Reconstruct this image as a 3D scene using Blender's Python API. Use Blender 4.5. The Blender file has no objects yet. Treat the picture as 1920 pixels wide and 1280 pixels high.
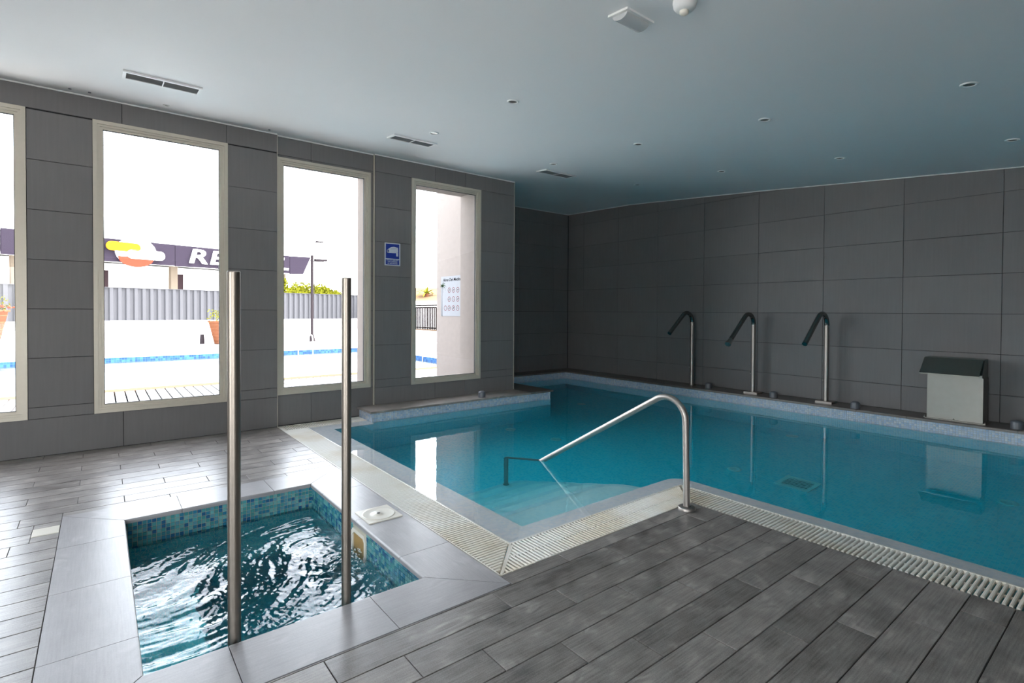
import bpy, bmesh, math, random
from mathutils import Vector, Matrix, noise
random.seed(7)
PI = math.pi
sc = bpy.context.scene
COL = sc.collection

# ------------------------------------------------------------------ camera, sky, sun, exposure
YAW, PITCH, ROLL = 0.90346, -0.01438, 0.00533
cam_d = bpy.data.cameras.new('camera')
cam_d.sensor_width = 36.0
cam_d.lens = 980.14 / 1920 * 36
cam_d.shift_y = -42.44 / 1920
cam_d.clip_start = 0.02
cam_d.clip_end = 500
cam = bpy.data.objects.new('camera', cam_d)
COL.objects.link(cam)
F = Vector((-math.sin(YAW) * math.cos(PITCH), math.cos(YAW) * math.cos(PITCH), math.sin(PITCH)))
R0 = Vector((math.cos(YAW), math.sin(YAW), 0)); U0 = R0.cross(F)
R1 = math.cos(ROLL) * R0 + math.sin(ROLL) * U0
U1 = -math.sin(ROLL) * R0 + math.cos(ROLL) * U0
M = Matrix((R1, U1, -F)).transposed().to_4x4()
M.translation = Vector((6.411, 0.0, 1.3502))
cam.matrix_world = M
sc.camera = cam

SKY_STRENGTH = 1.25
sc.view_settings.view_transform = 'Standard'
sc.view_settings.look = 'None'
sc.view_settings.gamma = 1.0
sc.view_settings.use_curve_mapping = False
sc.view_settings.exposure = 1.62

world = bpy.data.worlds.new('sky')
sc.world = world
world.use_nodes = True
wn = world.node_tree
wn.nodes.clear()
wo = wn.nodes.new('ShaderNodeOutputWorld')
wb = wn.nodes.new('ShaderNodeBackground')
ws = wn.nodes.new('ShaderNodeTexSky')
ws.sky_type = 'NISHITA'
ws.sun_disc = False
ws.sun_elevation = math.radians(52)
ws.sun_rotation = math.radians(18)
ws.air_density = 1.0
ws.dust_density = 3.0
ws.ozone_density = 1.0
wm = wn.nodes.new('ShaderNodeMixRGB')
wm.blend_type = 'MIX'; wm.inputs[0].default_value = 0.80
wh = wn.nodes.new('ShaderNodeRGBToBW')
wn.links.new(ws.outputs[0], wh.inputs[0])
wn.links.new(ws.outputs[0], wm.inputs[1])
wn.links.new(wh.outputs[0], wm.inputs[2])
wn.links.new(wm.outputs[0], wb.inputs[0])
wb.inputs[1].default_value = SKY_STRENGTH
wn.links.new(wb.outputs[0], wo.inputs[0])

# hazy bright sky is the only daylight: everything outside the panes is evenly lit and overexposed

cy = sc.cycles
cy.max_bounces = 14
cy.diffuse_bounces = 6
cy.glossy_bounces = 6
cy.transmission_bounces = 10
cy.transparent_max_bounces = 12
cy.sample_clamp_indirect = 9.0
cy.caustics_reflective = False
cy.caustics_refractive = True
cy.blur_glossy = 0.5
cy.use_denoising = True
cy.denoiser = 'OPENIMAGEDENOISE'
cy.denoising_input_passes = 'RGB_ALBEDO_NORMAL'
cy.denoising_prefilter = 'ACCURATE'
cy.use_adaptive_sampling = False

# windows on the left wall: y0, y1, z0, z1, wall plane x, outer reveal x
WINS = [(-1.60, -0.517, 0.345, 3.16, 0.0, -0.16),
        (-0.050, 1.100, 0.345, 3.16, 0.0, -0.16),
        (1.612, 2.752, 0.357, 3.125, -0.045, -0.39),
        (3.318, 4.462, 0.345, 3.15, -0.015, -0.55)]
for w in WINS:
    ld = bpy.data.lights.new('window_portal', 'AREA')
    ld.shape = 'RECTANGLE'
    ld.size = w[3] - w[2]; ld.size_y = w[1] - w[0]
    ld.cycles.is_portal = True
    lo = bpy.data.objects.new('window_portal', ld)
    COL.objects.link(lo)
    lo.location = (w[5] - 0.02, (w[0] + w[1]) / 2, (w[2] + w[3]) / 2)
    lo.rotation_euler = (0, -PI / 2, 0)

# unseen glazing added behind the viewer to light the room, right wall (y0,y1,z0,z1) and front wall (x0,x1,z0,z1)
ADDED_RWIN = [(-3.9, -2.2, 0.1, 2.35), (-2.0, -0.35, 0.1, 2.35)]
ADDED_FWIN = [(4.6, 7.2, 0.1, 2.45)]
for kind_, L_ in (('r', ADDED_RWIN), ('f', ADDED_FWIN)):
    for w in L_:
        ld = bpy.data.lights.new('window_portal', 'AREA')
        ld.shape = 'RECTANGLE'; ld.cycles.is_portal = True
        lo = bpy.data.objects.new('window_portal', ld)
        COL.objects.link(lo)
        m0, m1 = (w[0] + w[1]) / 2, (w[2] + w[3]) / 2
        if kind_ == 'r':
            ld.size = w[3] - w[2]; ld.size_y = w[1] - w[0]
            lo.location = (9.72, m0, m1); lo.rotation_euler = (0, PI / 2, 0)
        else:
            ld.size = w[1] - w[0]; ld.size_y = w[3] - w[2]
            lo.location = (m0, -4.42, m1); lo.rotation_euler = (PI / 2, 0, 0)

# ------------------------------------------------------------------ helpers
def link(name, me, mats, parent=None):
    o = bpy.data.objects.new(name, me)
    COL.objects.link(o)
    if me is not None and mats is not None and len(me.materials) == 0:
        for m in (mats if isinstance(mats, (list, tuple)) else [mats]):
            me.materials.append(m)
    if parent is not None:
        o.parent = parent
    return o

def tag(o, label=None, cat=None, group=None, kind=None):
    if label: o['label'] = label
    if cat: o['category'] = cat
    if group: o['group'] = group
    if kind: o['kind'] = kind
    return o

def empty(name, loc=(0, 0, 0), rz=0.0, parent=None):
    o = bpy.data.objects.new(name, None)
    o.empty_display_size = 0.1
    COL.objects.link(o)
    o.location = loc
    o.rotation_euler = (0, 0, rz)
    if parent is not None: o.parent = parent
    return o

class MB:
    """collects shapes, builds one mesh object"""
    def __init__(s):
        s.v = []; s.f = []; s.mi = []; s.sm = []; s.c = None
    def add(s, vs, fs, mi=0, smooth=False):
        b = len(s.v)
        s.v.extend([tuple(v) for v in vs])
        for f in fs:
            s.f.append([i + b for i in f]); s.mi.append(mi); s.sm.append(smooth)
        return s
    def box(s, x0, x1, y0, y1, z0, z1, mi=0):
        v = [(x0, y0, z0), (x1, y0, z0), (x1, y1, z0), (x0, y1, z0), (x0, y0, z1), (x1, y0, z1), (x1, y1, z1), (x0, y1, z1)]
        return s.add(v, [(0, 3, 2, 1), (4, 5, 6, 7), (0, 1, 5, 4), (1, 2, 6, 5), (2, 3, 7, 6), (3, 0, 4, 7)], mi)
    def prism(s, pts, z0, z1, mi=0):
        n = len(pts)
        a = sum(pts[i][0] * pts[(i + 1) % n][1] - pts[(i + 1) % n][0] * pts[i][1] for i in range(n))
        if a < 0: pts = pts[::-1]
        v = [(p[0], p[1], z0) for p in pts] + [(p[0], p[1], z1) for p in pts]
        f = [tuple(range(n - 1, -1, -1)), tuple(range(n, 2 * n))]
        f += [(i, (i + 1) % n, n + (i + 1) % n, n + i) for i in range(n)]
        return s.add(v, f, mi)
    def extr(s, pts, M4, d, mi=0):
        """polygon pts (2D) in the plane of M4 (x,y), extruded d along its z"""
        n = len(pts)
        a = sum(pts[i][0] * pts[(i + 1) % n][1] - pts[(i + 1) % n][0] * pts[i][1] for i in range(n))
        if a < 0: pts = pts[::-1]
        v = [M4 @ Vector((p[0], p[1], 0)) for p in pts] + [M4 @ Vector((p[0], p[1], d)) for p in pts]
        f = [tuple(range(n - 1, -1, -1)), tuple(range(n, 2 * n))]
        f += [(i, (i + 1) % n, n + (i + 1) % n, n + i) for i in range(n)]
        return s.add(v, f, mi)
    def cyl(s, c, r0, r1, z0, z1, n=24, mi=0, smooth=True, cap=True):
        v = []
        for z, r in ((z0, r0), (z1, r1)):
            for i in range(n):
                a = 2 * PI * i / n
                v.append((c[0] + r * math.cos(a), c[1] + r * math.sin(a), z))
        s.add(v, [(i, (i + 1) % n, n + (i + 1) % n, n + i) for i in range(n)], mi, smooth)
        if cap:
            s.add(v, [tuple(range(n - 1, -1, -1)), tuple(range(n, 2 * n))], mi)
        return s
    def lathe(s, c, prof, n=28, mi=0, smooth=True, axis=None):
        """prof list of (r,z) about vertical axis at c"""
        v = []
        for r, z in prof:
            for i in range(n):
                a = 2 * PI * i / n
                v.append((c[0] + r * math.cos(a), c[1] + r * math.sin(a), c[2] + z))
        f = []
        for k in range(len(prof) - 1):
            for i in range(n):
                j = (i + 1) % n
                f.append((k * n + i, k * n + j, (k + 1) * n + j, (k + 1) * n + i))
        s.add(v, f, mi, smooth)
        return s
    def tube(s, path, r, n=14, mi=0, cap=True, radii=None):
        path = [Vector(p) for p in path]
        v = []; m = len(path)
        up = None
        for k, p in enumerate(path):
            t = (path[min(k + 1, m - 1)] - path[max(k - 1, 0)]).normalized()
            if up is None:
                up = Vector((0, 0, 1)) if abs(t.z) < 0.9 else Vector((0, 1, 0))
            a = up.cross(t).normalized(); b = t.cross(a).normalized(); up = b
            rr = radii[k] if radii else r
            for i in range(n):
                th = 2 * PI * i / n
                v.append(p + a * math.cos(th) * rr + b * math.sin(th) * rr)
        f = []
        for k in range(m - 1):
            for i in range(n):
                j = (i + 1) % n
                f.append((k * n + i, k * n + j, (k + 1) * n + j, (k + 1) * n + i))
        s.add(v, f, mi, True)
        if cap:
            s.add(v, [tuple(range(n - 1, -1, -1)), tuple(range((m - 1) * n, m * n))], mi)
        return s
    def mesh(s, name):
        me = bpy.data.meshes.new(name)
        me.from_pydata(s.v, [], s.f)
        me.polygons.foreach_set('material_index', s.mi)
        me.polygons.foreach_set('use_smooth', s.sm)
        if s.c is not None:
            at = me.color_attributes.new('tint', 'FLOAT_COLOR', 'CORNER')
            buf = []
            for f, c in zip(s.f, s.c):
                buf.extend((c[0], c[1], c[2], 1.0) * len(f))
            at.data.foreach_set('color', buf)
        me.update()
        return me
    def build(s, name, mats, parent=None):
        return link(name, s.mesh(name), mats, parent)

def arc_path(pts, r, n=8):
    """polyline with rounded corners of radius r"""
    pts = [Vector(p) for p in pts]
    out = [pts[0]]
    rs = r if isinstance(r, (list, tuple)) else [r] * (len(pts) - 2)
    for k in range(1, len(pts) - 1):
        a, b, c = pts[k - 1], pts[k], pts[k + 1]
        d0 = (a - b).normalized(); d1 = (c - b).normalized()
        ang = d0.angle(d1)
        t = min(rs[k - 1] / math.tan(ang / 2), (a - b).length * 0.95, (c - b).length * 0.95)
        rr = t * math.tan(ang / 2)
        p0 = b + d0 * t; p1 = b + d1 * t
        cen = b + (d0 + d1).normalized() * (rr / math.sin(ang / 2))
        v0 = (p0 - cen).normalized(); v1 = (p1 - cen).normalized()
        tot = v0.angle(v1)
        for i in range(n + 1):
            out.append(cen + (v0 * math.sin(tot * (1 - i / n)) + v1 * math.sin(tot * i / n)) * (rr / math.sin(tot)))
    out.append(pts[-1])
    return out

def sub_rect(rects, hole):
    hx0, hx1, hy0, hy1 = hole
    out = []
    for (x0, x1, y0, y1) in rects:
        if hx0 >= x1 or hx1 <= x0 or hy0 >= y1 or hy1 <= y0:
            out.append((x0, x1, y0, y1)); continue
        if y0 < hy0: out.append((x0, x1, y0, hy0))
        if y1 > hy1: out.append((x0, x1, hy1, y1))
        a, b = max(y0, hy0), min(y1, hy1)
        if x0 < hx0: out.append((x0, hx0, a, b))
        if x1 > hx1: out.append((hx1, x1, a, b))
    return [r for r in out if r[1] - r[0] > 0.006 and r[3] - r[2] > 0.006]

# ------------------------------------------------------------------ materials
def new_mat(name):
    m = bpy.data.materials.new(name)
    m.use_nodes = True
    nt = m.node_tree
    b = nt.nodes['Principled BSDF']
    return m, nt, b

def N(nt, t, **kw):
    n = nt.nodes.new(t)
    for k, v in kw.items():
        if k.startswith('i_'):
            n.inputs[int(k[2:])].default_value = v
        else:
            setattr(n, k, v)
    return n

def simple(name, col, rough=0.5, metal=0.0, noise_amt=0.08, noise_scale=12.0, bump=0.0, spec=None):
    m, nt, b = new_mat(name)
    b.inputs['Roughness'].default_value = rough
    b.inputs['Metallic'].default_value = metal
    if spec is not None: b.inputs['Specular IOR Level'].default_value = spec
    tc = N(nt, 'ShaderNodeTexCoord')
    nz = N(nt, 'ShaderNodeTexNoise'); nz.inputs['Scale'].default_value = noise_scale; nz.inputs['Detail'].default_value = 5
    nt.links.new(tc.outputs['Object'], nz.inputs['Vector'])
    mx = N(nt, 'ShaderNodeMixRGB')
    mx.inputs[1].default_value = tuple(c * (1 - noise_amt) for c in col) + (1,)
    mx.inputs[2].default_value = tuple(min(1, c * (1 + noise_amt)) for c in col) + (1,)
    nt.links.new(nz.outputs['Fac'], mx.inputs[0])
    nt.links.new(mx.outputs[0], b.inputs['Base Color'])
    if bump:
        bp = N(nt, 'ShaderNodeBump'); bp.inputs['Strength'].default_value = bump; bp.inputs['Distance'].default_value = 0.01
        nt.links.new(nz.outputs['Fac'], bp.inputs['Height']); nt.links.new(bp.outputs[0], b.inputs['Normal'])
    return m

def wall_tile_mat():
    m, nt, b = new_mat('dark_wall_tile')
    b.inputs['Roughness'].default_value = 0.5
    tc = N(nt, 'ShaderNodeTexCoord'); oi = N(nt, 'ShaderNodeObjectInfo')
    geo = N(nt, 'ShaderNodeNewGeometry')
    mp = N(nt, 'ShaderNodeMapping'); mp.inputs['Scale'].default_value = (45, 45, 2.5)
    nt.links.new(geo.outputs['Position'], mp.inputs[0])
    nz = N(nt, 'ShaderNodeTexNoise'); nz.inputs['Scale'].default_value = 1.0; nz.inputs['Detail'].default_value = 4
    nt.links.new(mp.outputs[0], nz.inputs['Vector'])
    nb = N(nt, 'ShaderNodeTexNoise'); nb.inputs['Scale'].default_value = 3.0; nb.inputs['Detail'].default_value = 3
    nt.links.new(geo.outputs['Position'], nb.inputs['Vector'])
    ad = N(nt, 'ShaderNodeMath', operation='MULTIPLY'); 
    nt.links.new(nz.outputs['Fac'], ad.inputs[0]); ad.inputs[1].default_value = 0.45
    a2 = N(nt, 'ShaderNodeMath', operation='MULTIPLY_ADD'); a2.inputs[1].default_value = 0.35
    nt.links.new(nb.outputs['Fac'], a2.inputs[0]); nt.links.new(ad.outputs[0], a2.inputs[2])
    a3 = N(nt, 'ShaderNodeMath', operation='MULTIPLY_ADD'); a3.inputs[1].default_value = 0.22
    nt.links.new(oi.outputs['Random'], a3.inputs[0]); nt.links.new(a2.outputs[0], a3.inputs[2])
    cr = N(nt, 'ShaderNodeValToRGB')
    cr.color_ramp.elements[0].position = 0.2; cr.color_ramp.elements[0].color = (0.152, 0.145, 0.144, 1)
    cr.color_ramp.elements[1].position = 0.9; cr.color_ramp.elements[1].color = (0.207, 0.198, 0.196, 1)
    nt.links.new(a3.outputs[0], cr.inputs[0]); nt.links.new(cr.outputs[0], b.inputs['Base Color'])
    bp = N(nt, 'ShaderNodeBump'); bp.inputs['Strength'].default_value = 0.12; bp.inputs['Distance'].default_value = 0.002
    nt.links.new(nz.outputs['Fac'], bp.inputs['Height']); nt.links.new(bp.outputs[0], b.inputs['Normal'])
    return m

def wood_tile_mat(name, dark, light, grain_axis='y', rough=0.4, contrast=1.0, rot=False):
    """wood-look porcelain plank: streaks along the grain, knots and speckle, tone per piece"""
    m, nt, b = new_mat(name)
    oi = N(nt, 'ShaderNodeObjectInfo'); geo = N(nt, 'ShaderNodeNewGeometry')
    off = N(nt, 'ShaderNodeVectorMath', operation='SCALE')
    cmb = N(nt, 'ShaderNodeCombineXYZ', i_0=37.0, i_1=91.0, i_2=0.0)
    nt.links.new(cmb.outputs[0], off.inputs[0]); nt.links.new(oi.outputs['Random'], off.inputs['Scale'])
    va = N(nt, 'ShaderNodeVectorMath', operation='ADD')
    nt.links.new(geo.outputs['Position'], va.inputs[0]); nt.links.new(off.outputs[0], va.inputs[1])
    mp = N(nt, 'ShaderNodeMapping')
    mp.inputs['Scale'].default_value = (1.0, 0.30, 1.0) if grain_axis == 'y' else (0.30, 1.0, 1.0)
    mp2 = N(nt, 'ShaderNodeMapping')
    mp2.inputs['Scale'].default_value = (1.0, 0.045, 1.0) if grain_axis == 'y' else (0.045, 1.0, 1.0)
    nt.links.new(va.outputs[0], mp2.inputs[0])
    nt.links.new(va.outputs[0], mp.inputs[0])
    # warped distorted bands = grain figure
    n1 = N(nt, 'ShaderNodeTexNoise'); n1.inputs['Scale'].default_value = 7; n1.inputs['Detail'].default_value = 2; n1.inputs['Distortion'].default_value = 0.6
    nt.links.new(mp.outputs[0], n1.inputs['Vector'])
    fr = N(nt, 'ShaderNodeMath', operation='MULTIPLY'); fr.inputs[1].default_value = 38.0
    nt.links.new(n1.outputs['Fac'], fr.inputs[0])
    sn = N(nt, 'ShaderNodeMath', operation='SINE'); nt.links.new(fr.outputs[0], sn.inputs[0])
    # streaks
    n2 = N(nt, 'ShaderNodeTexNoise'); n2.inputs['Scale'].default_value = 130; n2.inputs['Detail'].default_value = 4
    nt.links.new(mp2.outputs[0], n2.inputs['Vector'])
    # blotches
    n3 = N(nt, 'ShaderNodeTexNoise'); n3.inputs['Scale'].default_value = 6.5; n3.inputs['Detail'].default_value = 6
    nt.links.new(va.outputs[0], n3.inputs['Vector'])
    # speckle
    n4 = N(nt, 'ShaderNodeTexNoise'); n4.inputs['Scale'].default_value = 220; n4.inputs['Detail'].default_value = 3
    nt.links.new(va.outputs[0], n4.inputs['Vector'])
    def mad(a, k, c=None, cv=0.0):
        q = N(nt, 'ShaderNodeMath', operation='MULTIPLY_ADD'); q.inputs[1].default_value = k
        nt.links.new(a, q.inputs[0])
        if c is not None: nt.links.new(c, q.inputs[2])
        else: q.inputs[2].default_value = cv
        return q.outputs[0]
    msk = N(nt, 'ShaderNodeValToRGB'); msk.color_ramp.elements[0].position = 0.54; msk.color_ramp.elements[1].position = 0.70
    nt.links.new(n3.outputs['Fac'], msk.inputs[0])
    gm = N(nt, 'ShaderNodeMath', operation='MULTIPLY'); nt.links.new(sn.outputs[0], gm.inputs[0]); nt.links.new(msk.outputs[0], gm.inputs[1])
    s = mad(gm.outputs[0], 0.30 * contrast, None, 0.5 - 1.17 * contrast)
    s = mad(n2.outputs['Fac'], 0.75 * contrast, s)
    s = mad(n3.outputs['Fac'], 0.90 * contrast, s)
    s = mad(n4.outputs['Fac'], 0.60 * contrast, s)
    s = mad(oi.outputs['Random'], 0.20 * contrast, s)
    cr = N(nt, 'ShaderNodeValToRGB')
    cr.color_ramp.elements[0].position = 0.22; cr.color_ramp.elements[0].color = dark + (1,)
    cr.color_ramp.elements[1].position = 0.9; cr.color_ramp.elements[1].color = light + (1,)
    nt.links.new(s, cr.inputs[0]); nt.links.new(cr.outputs[0], b.inputs['Base Color'])
    rr = mad(n3.outputs['Fac'], 0.10, None, max(rough - 0.03, 0.285))
    nt.links.new(rr, b.inputs['Roughness'])
    b.inputs['Specular IOR Level'].default_value = 1.0
    bp = N(nt, 'ShaderNodeBump'); bp.inputs['Strength'].default_value = 0.12; bp.inputs['Distance'].default_value = 0.002
    nt.links.new(s, bp.inputs['Height']); nt.links.new(bp.outputs[0], b.inputs['Normal'])
    return m

def mosaic_mat(name, cols, grout, pitch=0.025, rough=0.25, gw=0.10):
    """small glass tiles: grid joints and a random colour per tile, from position"""
    m, nt, b = new_mat(name)
    b.inputs['Roughness'].default_value = rough
    geo = N(nt, 'ShaderNodeNewGeometry')
    sc_ = N(nt, 'ShaderNodeVectorMath', operation='SCALE'); sc_.inputs['Scale'].default_value = 1.0 / pitch
    nt.links.new(geo.outputs['Position'], sc_.inputs[0])
    of = N(nt, 'ShaderNodeVectorMath', operation='ADD'); of.inputs[1].default_value = (0.13, 0.17, 0.21)
    nt.links.new(sc_.outputs[0], of.inputs[0])
    fl = N(nt, 'ShaderNodeVectorMath', operation='FLOOR'); nt.links.new(of.outputs[0], fl.inputs[0])
    fc = N(nt, 'ShaderNodeVectorMath', operation='FRACTION'); nt.links.new(of.outputs[0], fc.inputs[0])
    wn_ = N(nt, 'ShaderNodeTexWhiteNoise'); nt.links.new(fl.outputs[0], wn_.inputs['Vector'])
    sp = N(nt, 'ShaderNodeSeparateXYZ'); nt.links.new(fc.outputs[0], sp.inputs[0])
    sn = N(nt, 'ShaderNodeSeparateXYZ'); nt.links.new(geo.outputs['True Normal'], sn.inputs[0])
    masks = []
    for i in range(3):
        lt = N(nt, 'ShaderNodeMath', operation='LESS_THAN'); lt.inputs[1].default_value = gw
        nt.links.new(sp.outputs[i], lt.inputs[0])
        ab = N(nt, 'ShaderNodeMath', operation='ABSOLUTE'); nt.links.new(sn.outputs[i], ab.inputs[0])
        lf = N(nt, 'ShaderNodeMath', operation='LESS_THAN'); lf.inputs[1].default_value = 0.7
        nt.links.new(ab.outputs[0], lf.inputs[0])
        mu = N(nt, 'ShaderNodeMath', operation='MULTIPLY')
        nt.links.new(lt.outputs[0], mu.inputs[0]); nt.links.new(lf.outputs[0], mu.inputs[1])
        masks.append(mu.outputs[0])
    m1 = N(nt, 'ShaderNodeMath', operation='MAXIMUM'); nt.links.new(masks[0], m1.inputs[0]); nt.links.new(masks[1], m1.inputs[1])
    m2 = N(nt, 'ShaderNodeMath', operation='MAXIMUM'); nt.links.new(m1.outputs[0], m2.inputs[0]); nt.links.new(masks[2], m2.inputs[1])
    cr = N(nt, 'ShaderNodeValToRGB'); cr.color_ramp.interpolation = 'CONSTANT'
    e = cr.color_ramp.elements
    while len(e) < len(cols): e.new(0.5)
    for i, c in enumerate(cols):
        e[i].position = i / len(cols); e[i].color = c + (1,)
    nt.links.new(wn_.outputs['Value'], cr.inputs[0])
    mx = N(nt, 'ShaderNodeMixRGB'); nt.links.new(m2.outputs[0], mx.inputs[0]); nt.links.new(cr.outputs[0], mx.inputs[1])
    mx.inputs[2].default_value = grout + (1,)
    nt.links.new(mx.outputs[0], b.inputs['Base Color'])
    return m

def tint_mat(name, rough=0.22):
    m, nt, b = new_mat(name)
    b.inputs['Roughness'].default_value = rough
    at = N(nt, 'ShaderNodeAttribute'); at.attribute_name = 'tint'
    nt.links.new(at.outputs['Color'], b.inputs['Base Color'])
    return m

def water_mat(name, absorb, density, bump=0.0, scale=6.0, dist=0.01, scatter=None):
    m = bpy.data.materials.new(name); m.use_nodes = True
    nt = m.node_tree; nt.nodes.clear()
    out = N(nt, 'ShaderNodeOutputMaterial')
    g = N(nt, 'ShaderNodeBsdfGlass'); g.inputs['IOR'].default_value = 1.333; g.inputs['Roughness'].default_value = 0.0
    g.inputs['Color'].default_value = (1, 1, 1, 1)
    nt.links.new(g.outputs[0], out.inputs['Surface'])
    va = N(nt, 'ShaderNodeVolumeAbsorption'); va.inputs['Color'].default_value = absorb + (1,); va.inputs['Density'].default_value = density
    nt.links.new(va.outputs[0], out.inputs['Volume'])
    if bump:
        geo = N(nt, 'ShaderNodeNewGeometry')
        nz = N(nt, 'ShaderNodeTexNoise'); nz.inputs['Scale'].default_value = scale; nz.inputs['Detail'].default_value = 3
        nt.links.new(geo.outputs['Position'], nz.inputs['Vector'])
        bp = N(nt, 'ShaderNodeBump'); bp.inputs['Strength'].default_value = bump; bp.inputs['Distance'].default_value = dist
        nt.links.new(nz.outputs['Fac'], bp.inputs['Height']); nt.links.new(bp.outputs[0], g.inputs['Normal'])
    return m

def pane_mat(name, tint=(1, 1, 1), rough=0.0):
    m = bpy.data.materials.new(name); m.use_nodes = True
    nt = m.node_tree; nt.nodes.clear()
    out = N(nt, 'ShaderNodeOutputMaterial')
    t = N(nt, 'ShaderNodeBsdfTransparent'); t.inputs[0].default_value = tint + (1,)
    g = N(nt, 'ShaderNodeBsdfGlossy'); g.inputs['Roughness'].default_value = rough
    fr = N(nt, 'ShaderNodeFresnel'); fr.inputs[0].default_value = 1.45
    mx = N(nt, 'ShaderNodeMixShader')
    nt.links.new(fr.outputs[0], mx.inputs[0]); nt.links.new(t.outputs[0], mx.inputs[1]); nt.links.new(g.outputs[0], mx.inputs[2])
    nt.links.new(mx.outputs[0], out.inputs['Surface'])
    return m

def steel_mat(name, col, rough, aniso_scale=(4, 4, 120)):
    m, nt, b = new_mat(name)
    b.inputs['Metallic'].default_value = 1.0
    tc = N(nt, 'ShaderNodeTexCoord'); mp = N(nt, 'ShaderNodeMapping'); mp.inputs['Scale'].default_value = aniso_scale
    nt.links.new(tc.outputs['Object'], mp.inputs[0])
    nz = N(nt, 'ShaderNodeTexNoise'); nz.inputs['Scale'].default_value = 3.0; nz.inputs['Detail'].default_value = 4
    nt.links.new(mp.outputs[0], nz.inputs['Vector'])
    mr = N(nt, 'ShaderNodeMapRange'); mr.inputs[3].default_value = rough * 0.8; mr.inputs[4].default_value = rough * 1.25
    nt.links.new(nz.outputs['Fac'], mr.inputs[0]); nt.links.new(mr.outputs[0], b.inputs['Roughness'])
    mx = N(nt, 'ShaderNodeMixRGB'); mx.inputs[1].default_value = tuple(c * 0.85 for c in col) + (1,); mx.inputs[2].default_value = col + (1,)
    nt.links.new(nz.outputs['Fac'], mx.inputs[0]); nt.links.new(mx.outputs[0], b.inputs['Base Color'])
    return m

def grate_mat():
    m, nt, b = new_mat('cream_grating_plastic')
    b.inputs['Roughness'].default_value = 0.38
    geo = N(nt, 'ShaderNodeNewGeometry')
    n = N(nt, 'ShaderNodeTexNoise'); n.inputs['Scale'].default_value = 2.2; n.inputs['Detail'].default_value = 3
    nt.links.new(geo.outputs['Position'], n.inputs['Vector'])
    cr = N(nt, 'ShaderNodeValToRGB')
    cr.color_ramp.elements[0].position = 0.42; cr.color_ramp.elements[0].color = (0.86, 0.845, 0.79, 1)
    cr.color_ramp.elements[1].position = 0.72; cr.color_ramp.elements[1].color = (0.72, 0.64, 0.50, 1)
    nt.links.new(n.outputs['Fac'], cr.inputs[0]); nt.links.new(cr.outputs[0], b.inputs['Base Color'])
    return m

def ceiling_mat():
    m, nt, b = new_mat('white_ceiling_paint')
    b.inputs['Roughness'].default_value = 0.8
    geo = N(nt, 'ShaderNodeNewGeometry')
    n = N(nt, 'ShaderNodeTexNoise'); n.inputs['Scale'].default_value = 0.9; n.inputs['Detail'].default_value = 4
    nt.links.new(geo.outputs['Position'], n.inputs['Vector'])
    cr = N(nt, 'ShaderNodeValToRGB')
    cr.color_ramp.elements[0].color = (0.81, 0.815, 0.81, 1); cr.color_ramp.elements[1].color = (0.86, 0.862, 0.858, 1)
    nt.links.new(n.outputs['Fac'], cr.inputs[0]); nt.links.new(cr.outputs[0], b.inputs['Base Color'])
    n2 = N(nt, 'ShaderNodeTexNoise'); n2.inputs['Scale'].default_value = 40; n2.inputs['Detail'].default_value = 3
    nt.links.new(geo.outputs['Position'], n2.inputs['Vector'])
    bp = N(nt, 'ShaderNodeBump'); bp.inputs['Strength'].default_value = 0.08; bp.inputs['Distance'].default_value = 0.003
    nt.links.new(n2.outputs['Fac'], bp.inputs['Height']); nt.links.new(bp.outputs[0], b.inputs['Normal'])
    return m

m_tile = wall_tile_mat()
m_grout_wall = simple('dark_wall_joint', (0.02, 0.02, 0.021), 0.8)
m_plank = wood_tile_mat('grey_wood_look_tile', (0.080, 0.069, 0.062), (0.375, 0.345, 0.318), 'y', 0.28, 1.0)
m_coping_y = wood_tile_mat('grey_coping_slab', (0.235, 0.227, 0.232), (0.41, 0.40, 0.408), 'y', 0.34, 0.6)
m_coping_x = wood_tile_mat('grey_coping_slab_cross', (0.235, 0.227, 0.232), (0.41, 0.40, 0.408), 'x', 0.34, 0.6)
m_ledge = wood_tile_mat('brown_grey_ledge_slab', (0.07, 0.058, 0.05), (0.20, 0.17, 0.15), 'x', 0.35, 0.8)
m_ledge_lit = wood_tile_mat('window_lit_ledge_slab', (0.17, 0.148, 0.13), (0.40, 0.36, 0.325), 'y', 0.30, 0.8)  # ledge slab again, with window light painted in as a paler, warmer colour
m_grout = simple('brown_floor_joint', (0.045, 0.038, 0.033), 0.85)
m_ceiling = ceiling_mat()
m_white = simple('white_paint', (0.80, 0.80, 0.80), 0.6, noise_amt=0.03)
m_trimwhite = simple('white_trim', (0.82, 0.82, 0.80), 0.5, noise_amt=0.03)
m_frame = simple('champagne_aluminium', (0.60, 0.55, 0.46), 0.38, 0.25, 0.04, 30)
m_gasket = simple('black_gasket', (0.015, 0.015, 0.015), 0.7)
m_pane = pane_mat('window_glass', (0.97, 0.985, 0.98))
m_steel = steel_mat('brushed_steel', (0.44, 0.40, 0.37), 0.40)
m_steel_post = steel_mat('brown_steel_post', (0.33, 0.29, 0.25), 0.38)  # darker and browner than the handrail steel
m_steel_dark = steel_mat('dark_stained_steel', (0.30, 0.30, 0.27), 0.42, (8, 8, 8))
m_steel_plate = steel_mat('dull_steel_sheet', (0.31, 0.30, 0.275), 0.40, (6, 6, 6))
m_grate = grate_mat()
m_channel = simple('gutter_channel', (0.34, 0.29, 0.21), 0.6)
m_cream = simple('cream_plastic', (0.78, 0.74, 0.64), 0.35, noise_amt=0.03)
m_creamdirty = simple('ochre_skimmer_throat', (0.42, 0.27, 0.09), 0.5, noise_amt=0.25)
m_cap = simple('dark_grey_pvc', (0.13, 0.14, 0.16), 0.35)
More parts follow.
